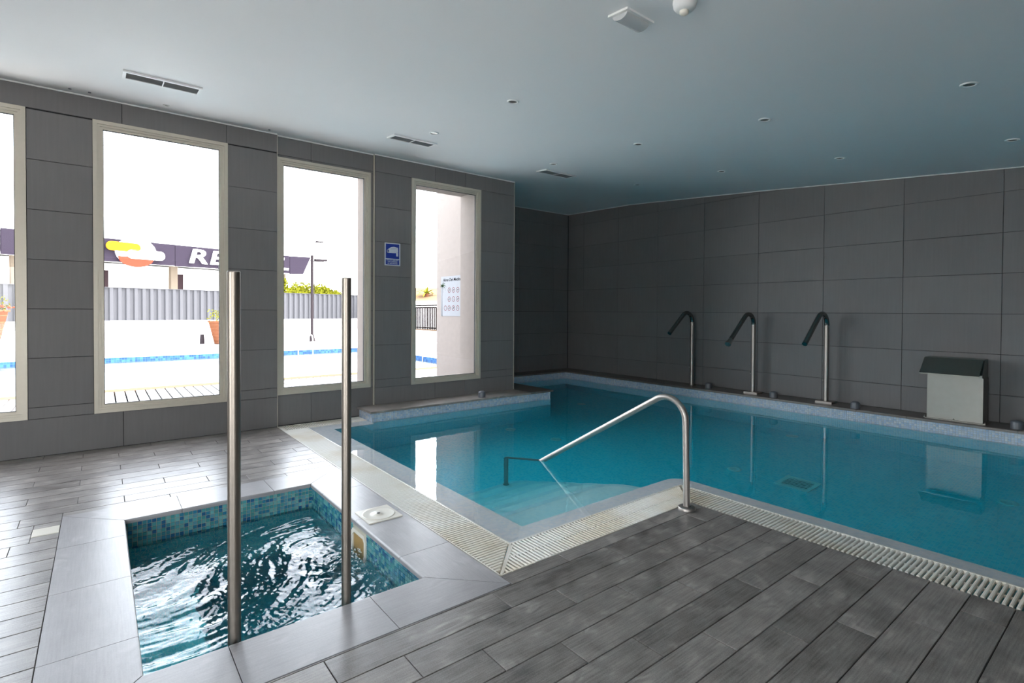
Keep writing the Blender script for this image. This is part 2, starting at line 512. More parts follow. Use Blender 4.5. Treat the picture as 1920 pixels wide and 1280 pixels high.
m_pool = mosaic_mat('pool_floor_mosaic', [(0.25, 0.80, 0.90), (0.20, 0.76, 0.88), (0.30, 0.83, 0.91), (0.34, 0.84, 0.91)], (0.50, 0.86, 0.90))
m_lip = mosaic_mat('overflow_lip_mosaic', [(0.74, 0.77, 0.80), (0.78, 0.80, 0.83), (0.70, 0.75, 0.80), (0.79, 0.80, 0.81)], (0.78, 0.78, 0.77))
m_stepm = mosaic_mat('step_mosaic', [(0.82, 0.85, 0.87), (0.85, 0.87, 0.89), (0.79, 0.83, 0.86), (0.86, 0.87, 0.88)], (0.88, 0.88, 0.88))
m_nosing = mosaic_mat('nosing_mosaic', [(0.64, 0.74, 0.80), (0.60, 0.72, 0.79), (0.67, 0.76, 0.80)], (0.74, 0.78, 0.80))
m_spa = mosaic_mat('spa_mosaic', [(0.10, 0.48, 0.56), (0.12, 0.55, 0.60), (0.16, 0.60, 0.64), (0.07, 0.40, 0.54)], (0.55, 0.66, 0.64))
m_tint = tint_mat('glass_mosaic')
m_groutlight = simple('pale_mosaic_joint', (0.60, 0.62, 0.60), 0.8)
m_groutspa = simple('sandy_mosaic_joint', (0.45, 0.44, 0.36), 0.8)
m_water = water_mat('pool_water', (0.0, 0.91, 0.97), 0.74, 0.10, 5.0, 0.006)
m_spawater = water_mat('spa_water', (0.0, 0.80, 0.86), 1.5, 0.30, 38.0, 0.004)
m_foam = simple('foam', (0.85, 0.90, 0.92), 0.4)

# ------------------------------------------------------------------ ceiling profile
CX = [-2.2, -1.7, 0.0, 0.67, 2.49, 5.37, 9.6]
CZ = [3.425, 3.412, 3.37, 3.325, 3.19, 2.945, 2.585]
def cz(x):
    for i in range(len(CX) - 1):
        if x <= CX[i + 1] or i == len(CX) - 2:
            t = (x - CX[i]) / (CX[i + 1] - CX[i])
            return CZ[i] + t * (CZ[i + 1] - CZ[i])

ROOM_Y0, ROOM_X1, YB = -4.2, 9.5, 7.845
AX = -1.63                       # alcove left wall
mb = MB()
xs = [-2.2, -1.7, -0.8, 0.0, 0.33, 0.67, 1.2, 1.9, 2.49, 3.4, 4.4, 5.37, 7.0, 9.6]
for i in range(len(xs) - 1):
    a, b2 = xs[i], xs[i + 1]
    y0 = 5.0 if b2 <= 0.0 else ROOM_Y0 - 0.1
    y1 = 8.1
    za, zb = cz(a), cz(b2)
    v = [(a, y0, za), (b2, y0, zb), (b2, y1, zb), (a, y1, za), (a, y0, za + 0.12), (b2, y0, zb + 0.12), (b2, y1, zb + 0.12), (a, y1, za + 0.12)]
    mb.add(v, [(0, 3, 2, 1), (4, 5, 6, 7), (0, 1, 5, 4), (1, 2, 6, 5), (2, 3, 7, 6), (3, 0, 4, 7)])
# roof part over the thickness of the left wall
mb.box(-0.6, 0.0, ROOM_Y0 - 0.1, 5.0, 3.372, 3.49)
tag(mb.build('ceiling', m_ceiling), kind='structure')

# ------------------------------------------------------------------ walls
TW = 0.9114
_tc = {}
def tile_mesh(key, dims, axis):
    """thin tile: visible face towards +axis direction given as 'x','-y','y','z'; chamfered rim"""
    k = (round(dims[0], 3), round(dims[1], 3), axis, key)
    if k in _tc: return _tc[k]
    a, b2 = dims[0] / 2, dims[1] / 2; t = 0.010; c = 0.0015
    base = [(-a, -b2, 0), (a, -b2, 0), (a, b2, 0), (-a, b2, 0)]
    mid = [(-a, -b2, t - c), (a, -b2, t - c), (a, b2, t - c), (-a, b2, t - c)]
    top = [(-a + c, -b2 + c, t), (a - c, -b2 + c, t), (a - c, b2 - c, t), (-a + c, b2 - c, t)]
    v = base + mid + top
    f = [(3, 2, 1, 0), (8, 9, 10, 11)]
    for o in (0, 4):
        for i in range(4):
            j = (i + 1) % 4
            f.append((o + i, o + j, o + 4 + j, o + 4 + i))
    if axis == 'x':   w = [(p[2], p[0], p[1]) for p in v]           # local x->world y, y->z
    elif axis == '-y': w = [(p[0], -p[2], p[1]) for p in v]
    elif axis == 'y': w = [(-p[0], p[2], p[1]) for p in v]
    elif axis == '-x': w = [(-p[2], -p[0], p[1]) for p in v]
    else: w = v
    me = bpy.data.meshes.new('tile'); me.from_pydata([tuple(q) for q in w], [], f); me.update()
    _tc[k] = me
    return me

def tile_wall(parent, plane, axis, regions, joints_u, z_rows, mat, jw=0.004, holes=()):
    """cut lattice tiles out of rectangular regions (u0,u1,v0,v1)"""
    for reg in regions:
        us = sorted([reg[0], reg[1]] + [j for j in joints_u(reg) if reg[0] + 0.02 < j < reg[1] - 0.02])
        vs = sorted([reg[2], reg[3]] + [z for z in z_rows if reg[2] + 0.01 < z < reg[3] - 0.01])
        for i in range(len(us) - 1):
            for k in range(len(vs) - 1):
                cells = [(us[i], us[i + 1], vs[k], vs[k + 1])]
                for h in holes: cells = sub_rect(cells, h)
                for (a, b2, c, d) in cells:
                    w, h_ = b2 - a - jw, d - c - jw
                    if w < 0.02 or h_ < 0.012: continue
                    me = tile_mesh(mat.name, (w, h_), axis)
                    o = link('tile', me, mat, parent)
                    cu, cv = (a + b2) / 2, (c + d) / 2
                    if axis in ('x', '-x'): o.location = (plane - (0.010 if axis == 'x' else -0.010), cu, cv)
                    else: o.location = (cu, plane + (0.010 if axis == '-y' else -0.010), cv)

ROWS = [0.45 * k for k in range(0, 9)]
LJ = [0.176 + TW * k for k in range(-6, 7)]

# left wall core (with the window openings), three slightly stepped sections
wl = MB()
def wall_core(mb, x0, x1, y0, y1, z0, z1, holes):
    for (a, b2, c, d) in __import__('functools').reduce(sub_rect, holes, [(y0, y1, z0, z1)]):
        mb.box(x0, x1, a, b2, c, d)
for (x0, x1, y0, y1, hs) in [(-0.16, -0.0099, ROOM_Y0, 1.606, WINS[:2]), (-0.39, -0.0549, 1.606, 2.79, WINS[2:3]), (-0.55, -0.0249, 2.79, 5.1, WINS[3:4])]:
    wall_core(wl, x0, x1, y0, y1, -0.2, 3.38, [(h[0], h[1], h[2], h[3]) for h in hs])
wall_left = tag(wl.build('wall_left', [m_grout_wall]), kind='structure')
tile_wall(wall_left, 0.0, 'x', [(ROOM_Y0, 1.606, 0.0, 3.368)], lambda r: LJ, ROWS, m_tile,
          holes=[(WINS[0][0], WINS[0][1], WINS[0][2], WINS[0][3]), (WINS[1][0], WINS[1][1], WINS[1][2], WINS[1][3])])
tile_wall(wall_left, -0.045, 'x', [(1.606, 2.785, 0.0, 3.368)], lambda r: LJ, ROWS, m_tile, holes=[WINS[2][:4]])
for reg, js in (((2.80, 5.1, 0.0, 0.45), [3.69, 4.188]), ((2.80, 5.1, 0.45, 3.15), []), ((2.80, 5.1, 3.15, 3.368), [3.69, 4.188])):
    tile_wall(wall_left, -0.015, 'x', [reg], lambda r, js=js: js, ROWS, m_tile, holes=[WINS[3][:4]])

# outer render of the left wall (pale beige facade) as its own skin
m_facade = simple('pale_beige_render', (0.235, 0.205, 0.188), 1.0, spec=0.0)
fa = MB()
for (x0, x1, y0, y1, hs) in [(-0.17, -0.16, ROOM_Y0, 1.60, WINS[:2]), (-0.40, -0.39, 1.606, 2.79, WINS[2:3]), (-0.56, -0.55, 2.79, 4.75, WINS[3:4])]:
    wall_core(fa, x0, x1, y0, y1, -0.3, 3.9, [(h[0], h[1], h[2], h[3]) for h in hs])
fa.box(-0.40, -0.17, 1.595, 1.606, -0.3, 3.9)
fa.box(-0.56, -0.40, 2.78, 2.79, -0.3, 3.9)
# reveal linings of the openings
for (y0, y1, z0, z1, xp, xo), xi in zip(WINS, (-0.05, -0.05, -0.095, -0.065)):
    for (a, b2, c, d) in ((y0, y0 + 0.008, z0, z1), (y1 - 0.008, y1, z0, z1), (y0, y1, z1 - 0.008, z1), (y0, y1, z0, z0 + 0.008)):
        fa.box(xo - 0.01, xi, a, b2, c, d)
# the alcove's outer walls: poster side (faces the camera) and the outer flank
fa.box(-1.793, -0.55, 4.75, 4.76, -0.3, 3.9)
fa.box(-1.803, -1.793, 4.75, 8.2, -0.3, 3.9)
fa.box(-1.80, 0.0, 4.75, 8.2, 3.55, 3.56)
tag(fa.build('trim_1', [m_facade]), kind='structure')

wa = MB()
wa.box(-1.79, AX - 0.0101, 4.76, 8.1, -0.2, 3.45)
wa.box(-1.65, -0.0249, 4.765, 5.09, -0.2, 3.45)
wall_alcove = tag(wa.build('wall_alcove', [m_grout_wall]), kind='structure')
tile_wall(wall_alcove, AX, 'x', [(5.1, YB, 0.13, 3.412)], lambda r: [7.43, 7.43 - TW, 7.43 - 2 * TW], ROWS, m_tile)
tile_wall(wall_alcove, 5.10, 'y', [(AX, -0.02, 0.13, 3.37)], lambda r: [-0.93], ROWS, m_tile)

wbk = MB(); wbk.box(-1.8, ROOM_X1 + 0.2, YB + 0.0101, 8.1, -0.2, 3.45)
wall_back = tag(wbk.build('wall_back', [m_grout_wall]), kind='structure')
BJ = [5.218 - TW * k for k in range(-5, 9)]
cols_b = sorted([AX + 0.01, ROOM_X1] + [j for j in BJ if AX < j < ROOM_X1])
for i in range(len(cols_b) - 1):
    a, b2 = cols_b[i], cols_b[i + 1]
    for k in range(8):
        z0, z1 = max(0.145, 0.45 * k), 0.45 * (k + 1)
        za, zb = cz(a) , cz(b2)
        if z0 > max(za, zb) - 0.01: continue
        if z1 <= min(za, zb) - 0.003:
            me = tile_mesh(m_tile.name, (b2 - a - 0.004, z1 - z0 - 0.004), '-y')
            o = link('tile', me, m_tile, wall_back); o.location = ((a + b2) / 2, YB + 0.010, (z0 + z1) / 2)
        else:   # cut along the slope of the ceiling
            pts = [(a + .002, z0 + .002), (b2 - .002, z0 + .002)]
            n = 4
            for q in range(n + 1):
                x = b2 - .002 - (b2 - a - .004) * q / n
                pts.append((x, max(z0 + .003, min(z1 - .002, cz(x) + 0.004))))
            M4 = Matrix(((1, 0, 0, 0), (0, 0, -1, YB + 0.010), (0, 1, 0, 0), (0, 0, 0, 1)))
            MB().extr(pts, M4, 0.010).build('tile', m_tile, wall_back)

# walls behind the viewer: plain dark tiled shell, right side and front
import functools
wr = MB()
for (a, b2, c, d) in functools.reduce(sub_rect, [g_[:4] for g_ in ADDED_RWIN], [(ROOM_Y0 - 0.1, 8.1, -0.2, 2.75)]):
    wr.box(ROOM_X1, ROOM_X1 + 0.2, a, b2, c, d)
tag(wr.build('wall_right', [m_tile]), kind='structure')
wf = MB()
for (a, b2, c, d) in functools.reduce(sub_rect, [g_[:4] for g_ in ADDED_FWIN], [(-0.2, ROOM_X1 + 0.2, -0.2, 3.45)]):
    wf.box(a, b2, ROOM_Y0 - 0.2, ROOM_Y0, c, d)
tag(wf.build('wall_front', [m_white]), kind='structure')

# white shadow trim between tiles and ceiling
tr = MB()
tr.box(-0.005, 0.010, ROOM_Y0, 1.606, 3.358, 3.370)
tr.box(-0.05, -0.035, 1.606, 2.79, 3.358, 3.371)
tr.box(-0.02, -0.003, 2.79, 5.1, 3.358, 3.370)
for i in range(len(CX) - 1):
    a, b2 = max(CX[i], AX), CX[i + 1]
    if b2 <= a: continue
    v = [(a, YB - 0.012, cz(a) - 0.010), (b2, YB - 0.012, cz(b2) - 0.010), (b2, YB, cz(b2) - 0.010), (a, YB, cz(a) - 0.010),
         (a, YB - 0.012, cz(a) + .002), (b2, YB - 0.012, cz(b2) + .002), (b2, YB, cz(b2) + .002), (a, YB, cz(a) + .002)]
    tr.add(v, [(0, 3, 2, 1), (4, 5, 6, 7), (0, 1, 5, 4), (1, 2, 6, 5), (2, 3, 7, 6), (3, 0, 4, 7)])
tr.box(AX, AX + 0.01, 5.1, YB, cz(AX) - 0.010, cz(AX))
tag(tr.build('trim_2', m_trimwhite), kind='structure')
# metal corner strips where the sections step
for nm, (x0, x1, y0, y1, z0) in {'trim_3': (-0.045, 0.003, 1.604, 1.610, 0), 'trim_4': (-0.045, -0.011, 2.784, 2.794, 0), 'trim_5': (-0.025, -0.010, 5.094, 5.102, 0.127)}.items():
    t_ = MB(); t_.box(x0, x1, y0, y1, z0, 3.36)
    tag(t_.build(nm, m_frame), kind='structure')

# ------------------------------------------------------------------ windows
def rect_ring(mb, plane0, plane1, y0, y1, z0, z1, w, mi=0):
    mb.box(plane0, plane1, y0, y0 + w, z0, z1, mi)
    mb.box(plane0, plane1, y1 - w, y1, z0, z1, mi)
    mb.box(plane0, plane1, y0 + w, y1 - w, z0, z0 + w, mi)
    mb.box(plane0, plane1, y0 + w, y1 - w, z1 - w, z1, mi)
for n, (y0, y1, z0, z1, xp, xo) in enumerate(WINS):
    w = MB(); rect_ring(w, xp - 0.06, xp + 0.012, y0 + 0.001, y1 - 0.001, z0 + 0.001, z1 - 0.001, 0.034)
    win = tag(w.build('window_%d' % (n + 1), m_frame), kind='structure')
    s = MB()
    rect_ring(s, xp - 0.055, xp - 0.002, y0 + 0.033, y1 - 0.033, z0 + 0.033, z1 - 0.033, 0.022)
    rect_ring(s, xp - 0.050, xp - 0.014, y0 + 0.055, y1 - 0.055, z0 + 0.055, z1 - 0.055, 0.024)
    s.box(xp - 0.055, xp + 0.006, y0 + 0.031, y1 - 0.031, z0 + 0.031, z0 + 0.052)
    s.build('window_frame', m_frame, win)
    g = MB(); rect_ring(g, xp - 0.046, xp - 0.022, y0 + 0.079, y1 - 0.079, z0 + 0.079, z1 - 0.079, 0.005)
    g.build('gasket', m_gasket, win)
    p = MB(); p.add([(xp - 0.034, y0 + 0.08, z0 + 0.08), (xp - 0.034, y1 - 0.08, z0 + 0.08), (xp - 0.034, y1 - 0.08, z1 - 0.08), (xp - 0.034, y0 + 0.08, z1 - 0.08)], [(0, 1, 2, 3)])
    p.build('pane', m_pane, win)
    # metal sill outside
    sl = MB(); sl.box(xo - 0.03, xp - 0.06, y0, y1, z0 - 0.012, z0 + 0.012); sl.build('window_sill', m_frame, win)

for n, w in enumerate(ADDED_RWIN + ADDED_FWIN):
    fr_ = MB(); gl_ = MB(); a, b2, c, d = w
    if n < 2:
        rect_ring(fr_, ROOM_X1 + 0.02, ROOM_X1 + 0.08, a, b2, c, d, 0.07)
        gl_.add([(ROOM_X1 + .05, a, c), (ROOM_X1 + .05, b2, c), (ROOM_X1 + .05, b2, d), (ROOM_X1 + .05, a, d)], [(0, 1, 2, 3)])
    else:
        for q in ((a, a + .07, c, d), (b2 - .07, b2, c, d), (a + .07, b2 - .07, c, c + .07), (a + .07, b2 - .07, d - .07, d)):
            fr_.box(q[0], q[1], ROOM_Y0 - .08, ROOM_Y0 - .02, q[2], q[3])
        gl_.add([(a, ROOM_Y0 - .05, c), (b2, ROOM_Y0 - .05, c), (b2, ROOM_Y0 - .05, d), (a, ROOM_Y0 - .05, d)], [(0, 1, 2, 3)])
    wn_o = tag(fr_.build('window_%d' % (n + 5), m_frame), kind='structure')  # unseen windows, added for the light they let in
    gl_.build('pane', m_pane, wn_o)

# ------------------------------------------------------------------ floor: slab, planks
SPA = (1.95, 4.39, -0.20, 1.595)          # outer edge of the coping
OPN = (2.27, 4.07, 0.12, 1.28)            # opening
fl = MB()
deck = [(-0.06, 9.5, ROOM_Y0, 1.60), (4.297, 9.5, 1.60, 3.294)]
for r in sub_rect(deck[:1], (OPN[0] - 0.02, OPN[1] + 0.02, OPN[2] - 0.02, OPN[3] + 0.02)) + deck[1:]:
    fl.box(r[0], r[1], r[2], r[3], -0.16, -0.0075)
floor = tag(fl.build('floor', m_grout), kind='structure')
HOLES = [SPA, (2.11, 2.255, -0.33, -0.20)]
ZONE = [(0.0, 9.5, ROOM_Y0, 1.597), (4.299, 9.5, 1.597, 3.292)]
PW, PL = 0.158, 0.80
rest = MB(); npl = 0
k0 = int(math.floor((0 - 4.40) / PW)) - 1
for k in range(k0, 33):
    x0 = 4.40 + PW * k; x1 = x0 + PW
    ph = {0: 0.67, 1: 0.13, 2: 0.393}[k % 3]
    q = -7
    while ph + PL * q < 3.4:
        y0, y1 = ph + PL * q, ph + PL * (q + 1); q += 1
        cells = []
        for z_ in ZONE:
            a, b2, c, d = max(x0, z_[0]), min(x1, z_[1]), max(y0, z_[2]), min(y1, z_[3])
            if b2 - a > 0.006 and d - c > 0.006: cells.append((a, b2, c, d))
        # merge the two zone pieces where both exist with the same x-range
        if len(cells) == 2 and abs(cells[0][0] - cells[1][0]) < 1e-6 and abs(cells[0][1] - cells[1][1]) < 1e-6:
            cells = [(cells[0][0], cells[0][1], cells[0][2], cells[1][3])]
        for h in HOLES: cells = sub_rect(cells, h)
        for (a, b2, c, d) in cells:
            a += .0022; b2 -= .0022; c += .0016; d -= .0016
            vis = b2 < 6.45 and d > -1.0
            if vis:
                me = tile_mesh('plank', (b2 - a, d - c), 'z')
                o = link('plank', me, m_plank, floor)
                o.location = ((a + b2) / 2, (c + d) / 2, -0.010 + random.uniform(-0.0004, 0.0003)); npl += 1
            else:
                rest.box(a, b2, c, d, -0.010, 0)
o = rest.build('plank_field', m_plank, floor); o['kind'] = 'stuff'
print('planks', npl)

# ------------------------------------------------------------------ overflow gratings
SP = 0.0250
def slat_mesh(L, w=0.0145, h=0.018):
    # rounded bar along +y, length L
    prof = [(-w / 2, -h), (w / 2, -h), (w / 2, -0.003), (w / 4, 0.0005), (-w / 4, 0.0005), (-w / 2, -0.003)]
    mb = MB(); n = len(prof)
    v = [(p[0], 0, p[1]) for p in prof] + [(p[0], L, p[1]) for p in prof]
    f = [tuple(range(n)), tuple(range(2 * n - 1, n - 1, -1))] + [((i + 1) % n, i, n + i, n + (i + 1) % n) for i in range(n)]
    mb.add(v, f)
    return mb.mesh('slat')
slat_cache = {}
def slat(parent, x, y, L, rz):
    k = round(L, 2)
    if k not in slat_cache: slat_cache[k] = slat_mesh(L if k > 0 else 0.01)
    o = link('slat', slat_cache[k], m_grate, parent)
    o.location = (x, y, 0.002); o.rotation_euler = (0, 0, rz)

gA = tag(empty('overflow_grating', (2.1, 1.73, 0)), 'long cream overflow grating between the spa surround and the pool', 'grating', 'overflow gratings round the pool')
gB = tag(empty('overflow_grating', (4.16, 2.5, 0)), 'cream overflow grating running along the pool steps to the handrail', 'grating', 'overflow gratings round the pool')
gC = tag(empty('overflow_grating', (6.0, 3.43, 0)), 'cream overflow grating along the dark wooden deck, right of the handrail', 'grating', 'overflow gratings round the pool')
gD = tag(empty('overflow_grating', (0.12, 2.2, 0)), 'short cream overflow grating at the foot of the wall below the second window', 'grating', 'overflow gratings round the pool')
def rel(o, mb_off):
    o.location = Vector(o.location) - mb_off
def put_slats(g, items):
    base = Vector(g.location)
    for (x, y, L, rz) in items:
        if L < 0.02: continue
        slat(g, x - base.x, y - base.y, L, rz)
# A: slats along y, from 1.602 to 1.862, mitred at the right end towards (4.03,1.86)-(4.29,1.60)
items = []
x = 0.262
while x < 4.27:
    top = 1.855 if x < 4.035 else 1.855 - (x - 4.035)
    items.append((x, 1.606, top - 1.606 - (0.0 if x < 4.035 else 0.012), 0)); x += SP + 0.001 * (int(x * 4) % 2 == 0) * 0
put_slats(gA, items)
# corner block near the wall: slats of D run along x
items = []
y = 1.645
while y < 2.57:
    items.append((0.002, y, 0.245, -PI / 2)); y += SP
put_slats(gD, items)
# B: slats along x between 4.04 and 4.29
items = []
y = 1.632
while y < 3.55:
    x0 = 4.043; x1 = 4.290
    if y < 1.86: x0 = max(x0, 4.043 + (1.86 - y)) + 0.0
    if y > 3.296: x1 = 4.290 - (y - 3.296)
    items.append((x0 + (0.010 if y < 1.86 else 0), y, x1 - x0 - 0.010 * (y > 3.296), -PI / 2)); y += SP
put_slats(gB, items)
# C: slats along y between 3.30 and 3.56
items = []
x = 4.085
while x < 6.75:
    y0 = 3.302 if x > 4.295 else 3.302 + (4.295 - x)
    items.append((x, y0, 3.558 - y0, 0)); x += SP
put_slats(gC, items)
def offs(mb, g, name, mat, kind=None):
    b = Vector(g.location)
    mb.v = [(v[0] - b.x, v[1] - b.y, v[2] - b.z) for v in mb.v]
    o = mb.build(name, mat, g)
    if kind: o['kind'] = kind
    return o
# rails, spines, gutters
r = MB(); r.prism([(0.25, 1.856), (4.033, 1.856), (4.045, 1.868), (0.25, 1.868)], -0.018, 0.003); offs(r, gA, 'rail', m_grate)
r = MB(); r.prism([(0.25, 1.5995), (4.29, 1.5995), (4.284, 1.606), (0.25, 1.606)], -0.018, 0.0015); offs(r, gA, 'rail', m_grate)
r = MB(); r.prism([(4.035, 1.860), (4.285, 1.606), (4.295, 1.613), (4.045, 1.868)], -0.018, 0.003); offs(r, gA, 'rail', m_grate)
r = MB(); r.box(0.25, 4.1, 1.727, 1.735, -0.02, -0.006); offs(r, gA, 'spine', m_grate)
r = MB(); r.box(0.25, 4.29, 1.60, 1.87, -0.16, -0.12); offs(r, gA, 'gutter', m_channel)
r = MB(); r.box(0.0, 0.01, 1.635, 2.58, -0.018, 0.002); offs(r, gD, 'rail', m_grate)
r = MB(); r.box(0.236, 0.250, 1.86, 2.58, -0.018, 0.003); offs(r, gD, 'rail', m_grate)
r = MB(); r.box(0.0, 0.25, 1.60, 1.633, -0.018, 0.002); offs(r, gD, 'end_strip', m_grate)
r = MB(); r.box(0.118, 0.126, 1.635, 2.58, -0.02, -0.006); offs(r, gD, 'spine', m_grate)
r = MB(); r.box(-0.06, 0.25, 1.60, 2.60, -0.16, -0.12); offs(r, gD, 'gutter', m_channel)
r = MB(); r.box(4.031, 4.043, 1.868, 3.565, -0.018, 0.003); offs(r, gB, 'rail', m_grate)
r = MB(); r.box(4.289, 4.2965, 1.606, 3.294, -0.018, 0.0015); offs(r, gB, 'rail', m_grate)
r = MB(); r.box(4.160, 4.172, 1.74, 3.42, -0.02, 0.001); offs(r, gB, 'spine', m_grate)
r = MB(); r.box(4.03, 4.297, 1.60, 3.57, -0.16, -0.12); offs(r, gB, 'gutter', m_channel)
r = MB(); r.prism([(4.045, 3.568), (4.06, 3.556), (9.4, 3.556), (9.4, 3.568)], -0.018, 0.003); offs(r, gC, 'rail', m_grate)
r = MB(); r.prism([(4.297, 3.2935), (4.303, 3.3005), (4.060, 3.556), (4.050, 3.548)], -0.018, 0.003); offs(r, gC, 'rail', m_grate)
r = MB(); r.box(4.2, 9.4, 3.425, 3.433, -0.02, -0.007); offs(r, gC, 'spine', m_grate)
r = MB(); r.box(4.03, 9.4, 3.294, 3.57, -0.16, -0.12); offs(r, gC, 'gutter', m_channel)
r = MB()
x = 6.76
while x < 9.4:
    r.box(x - .0065, x + .0065, 3.302, 3.558, -0.016, 0.002); x += SP
offs(r, gC, 'slat_run', m_grate, 'stuff')
# solid moulded plate in the corner of B with the small dashes
r = MB(); r.prism([(4.050, 1.850), (4.286, 1.614), (4.286, 1.63), (4.06, 1.87)], -0.016, 0.0022); offs(r, gB, 'corner_plate', m_grate)

# ------------------------------------------------------------------ main pool
pool = empty('swimming_pool', (2.5, 5.0, 0.0))
tag(pool, 'large indoor pool with submerged steps and a raised mosaic rim along the back', 'pool')
def pbuild(mb, name, mats, kind=None):
    mb.v = [(v[0] - 2.5, v[1] - 5.0, v[2]) for v in mb.v]
    o = mb.build(name, mats, pool)
    if kind: o['kind'] = kind
    return o
XR = 9.45
def corner(cx, cy, r, a0, a1, n=6):
    return [(cx + r * math.cos(a0 + (a1 - a0) * i / n), cy + r * math.sin(a0 + (a1 - a0) * i / n)) for i in range(n + 1)]
inner = [(0.46, 2.10), (3.86, 2.10)] + corner(4.00, 3.61, 0.14, PI, PI / 2) + [(XR, 3.75), (XR, 7.45), (-1.27, 7.45), (-1.27, 5.52), (0.39, 5.52), (0.39, 2.585), (0.46, 2.585)]
outer = [(0.25, 1.868), (4.031, 1.868)] + [(4.031, 3.568)] * 7 + [(XR, 3.568), (XR, 7.45), (-1.27, 7.45), (-1.27, 5.52), (0.39, 5.52), (0.39, 2.585), (0.25, 2.585)]
DP = 1.30
n = len(inner)
lip = MB()
v = [(p[0], p[1], -0.012) for p in outer] + [(p[0], p[1], -0.034) for p in inner] + [(p[0], p[1], -0.06) for p in inner]
f = []
for i in range(n):
    j = (i + 1) % n
    if outer[i] != outer[j]: f.append((i, j, n + j, n + i))
    else: f.append((i, n + j, n + i))
    f.append((n + i, n + j, 2 * n + j, 2 * n + i))
keep = [q for q in f]
lip.add(v, keep)
pbuild(lip, 'overflow_lip', m_lip)
bs = MB()
v = [(p[0], p[1], -0.05) for p in inner] + [(p[0], p[1], -DP) for p in inner]
f = [(j, i, n + i, n + j) if False else (i, (i + 1) % n, n + (i + 1) % n, n + i) for i, j in ((q, (q + 1) % n) for q in range(n))]
f.append(tuple(range(n, 2 * n)))
bs.add(v, f)
# riser behind the lip under the gratings
bs.add([(0.25, 1.8685, -0.16), (4.031, 1.8685, -0.16), (4.031, 1.8685, -0.012), (0.25, 1.8685, -0.012)], [(0, 1, 2, 3)])
bs.add([(4.0305, 1.868, -0.16), (4.0305, 3.568, -0.16), (4.0305, 3.568, -0.012), (4.0305, 1.868, -0.012)], [(0, 1, 2, 3)])
bs.add([(4.0305, 3.5685, -0.16), (XR, 3.5685, -0.16), (XR, 3.5685, -0.012), (4.0305, 3.5685, -0.012)], [(0, 1, 2, 3)])
bs.add([(0.2505, 1.868, -0.16), (0.2505, 2.585, -0.16), (0.2505, 2.585, -0.012), (0.2505, 1.868, -0.012)], [(0, 1, 2, 3)])
pbuild(bs, 'basin', m_pool)
# steps, each with a rounded far corner
for k in range(5):
    xe = 3.43 - 0.285 * k; d = -0.28 - 0.20 * k
    ye = 3.50; rr = 0.34
    pts = [(3.865, 2.09), (xe, 2.09)] + corner(xe + rr, ye - rr, rr, PI, PI / 2, 7) + [(3.865, ye)]
    s = MB(); s.prism(pts, d - 0.2 if k < 4 else -DP, d); so = pbuild(s, 'step', m_stepm)
    # darker nosing strip along the edge of the tread
    oc = [(xe, 2.10)] + corner(xe + rr, ye - rr, rr, PI, PI / 2, 7) + [(3.86, ye)]
    w_n = 0.05
    ic = [(xe + w_n, 2.10)] + corner(xe + rr, ye - rr, rr - w_n, PI, PI / 2, 7) + [(3.86, ye - w_n)]
    nn = len(oc); ns = MB()
    ns.add([(p[0] - 2.5, p[1] - 5.0, d + 0.002) for p in oc] + [(p[0] - 2.5, p[1] - 5.0, d + 0.002) for p in ic],
           [(i, nn + i, nn + i + 1, i + 1) for i in range(nn - 1)])
    ns.build('nosing', m_nosing, so)
# under-step fill so nothing floats
s = MB(); s.prism([(3.864, 2.092), (2.32, 2.092), (2.32, 3.10), (3.864, 3.10)], -DP + 0.001, -1.085)
pbuild(s, 'step_base', m_pool)

# raised rim: cheek walls, mosaic band, slabs
ck = MB()
ck.box(-1.27 - 0.35, XR, 7.4555, 7.843, -0.3, 0.113)
ck.box(-1.628, -1.2755, 5.52, 7.46, -0.3, 0.113)
ck.box(-0.014, 0.3845, 2.5905, 5.5145, -0.3, 0.098)
ck.box(-1.628, 0.0, 5.105, 5.5145, -0.3, 0.098)
pbuild(ck, 'rim_wall', m_groutlight)
# mosaic tiles above the water line (joined geometry, joints recessed)
band = MB(); band.c = []
pool_cols = [(0.46, 0.56, 0.68), (0.54, 0.60, 0.68), (0.42, 0.53, 0.68), (0.50, 0.60, 0.72), (0.60, 0.64, 0.68), (0.38, 0.50, 0.66), (0.50, 0.56, 0.64)]
def mos(mb, axis, plane, u0, u1, z0, z1, cols, p=0.025, t=0.004, g=0.0028, sign=1):
    nu = int((u1 - u0) / p); nz = int(round((z1 - z0) / p)); pz = (z1 - z0) / nz; pu = (u1 - u0) / nu
    for i in range(nu):
        for k in range(nz):
            a, b2 = u0 + i * pu + g / 2, u0 + (i + 1) * pu - g / 2
            c, d = z0 + k * pz + g / 2, z0 + (k + 1) * pz - g / 2
            tt = t + random.uniform(-0.0004, 0.0004)
            base = len(mb.v)
            q = []
            for (uu, zz, dd) in ((a, c, 0), (b2, c, 0), (b2, d, 0), (a, d, 0), (a + .0006, c + .0006, tt), (b2 - .0006, c + .0006, tt), (b2 - .0006, d - .0006, tt), (a + .0006, d - .0006, tt)):
                if axis == 'y': q.append((uu, plane + sign * dd, zz))
                else: q.append((plane + sign * dd, uu, zz))
            fs = [(4, 5, 6, 7), (0, 1, 5, 4), (1, 2, 6, 5), (2, 3, 7, 6), (3, 0, 4, 7)]
            flip = (axis == 'y' and sign > 0) or (axis == 'x' and sign < 0)
            if flip: fs = [tuple(reversed(f_)) for f_ in fs]
            mb.add(q, fs)
            c_ = random.choice(cols); j = random.uniform(0.93, 1.07)
            col = (c_[0] * j, c_[1] * j, c_[2] * j)
            mb.c.extend([col] * 5)
mos(band, 'y', 7.4555, -1.27, 7.5, -0.031, 0.113, pool_cols, sign=-1)
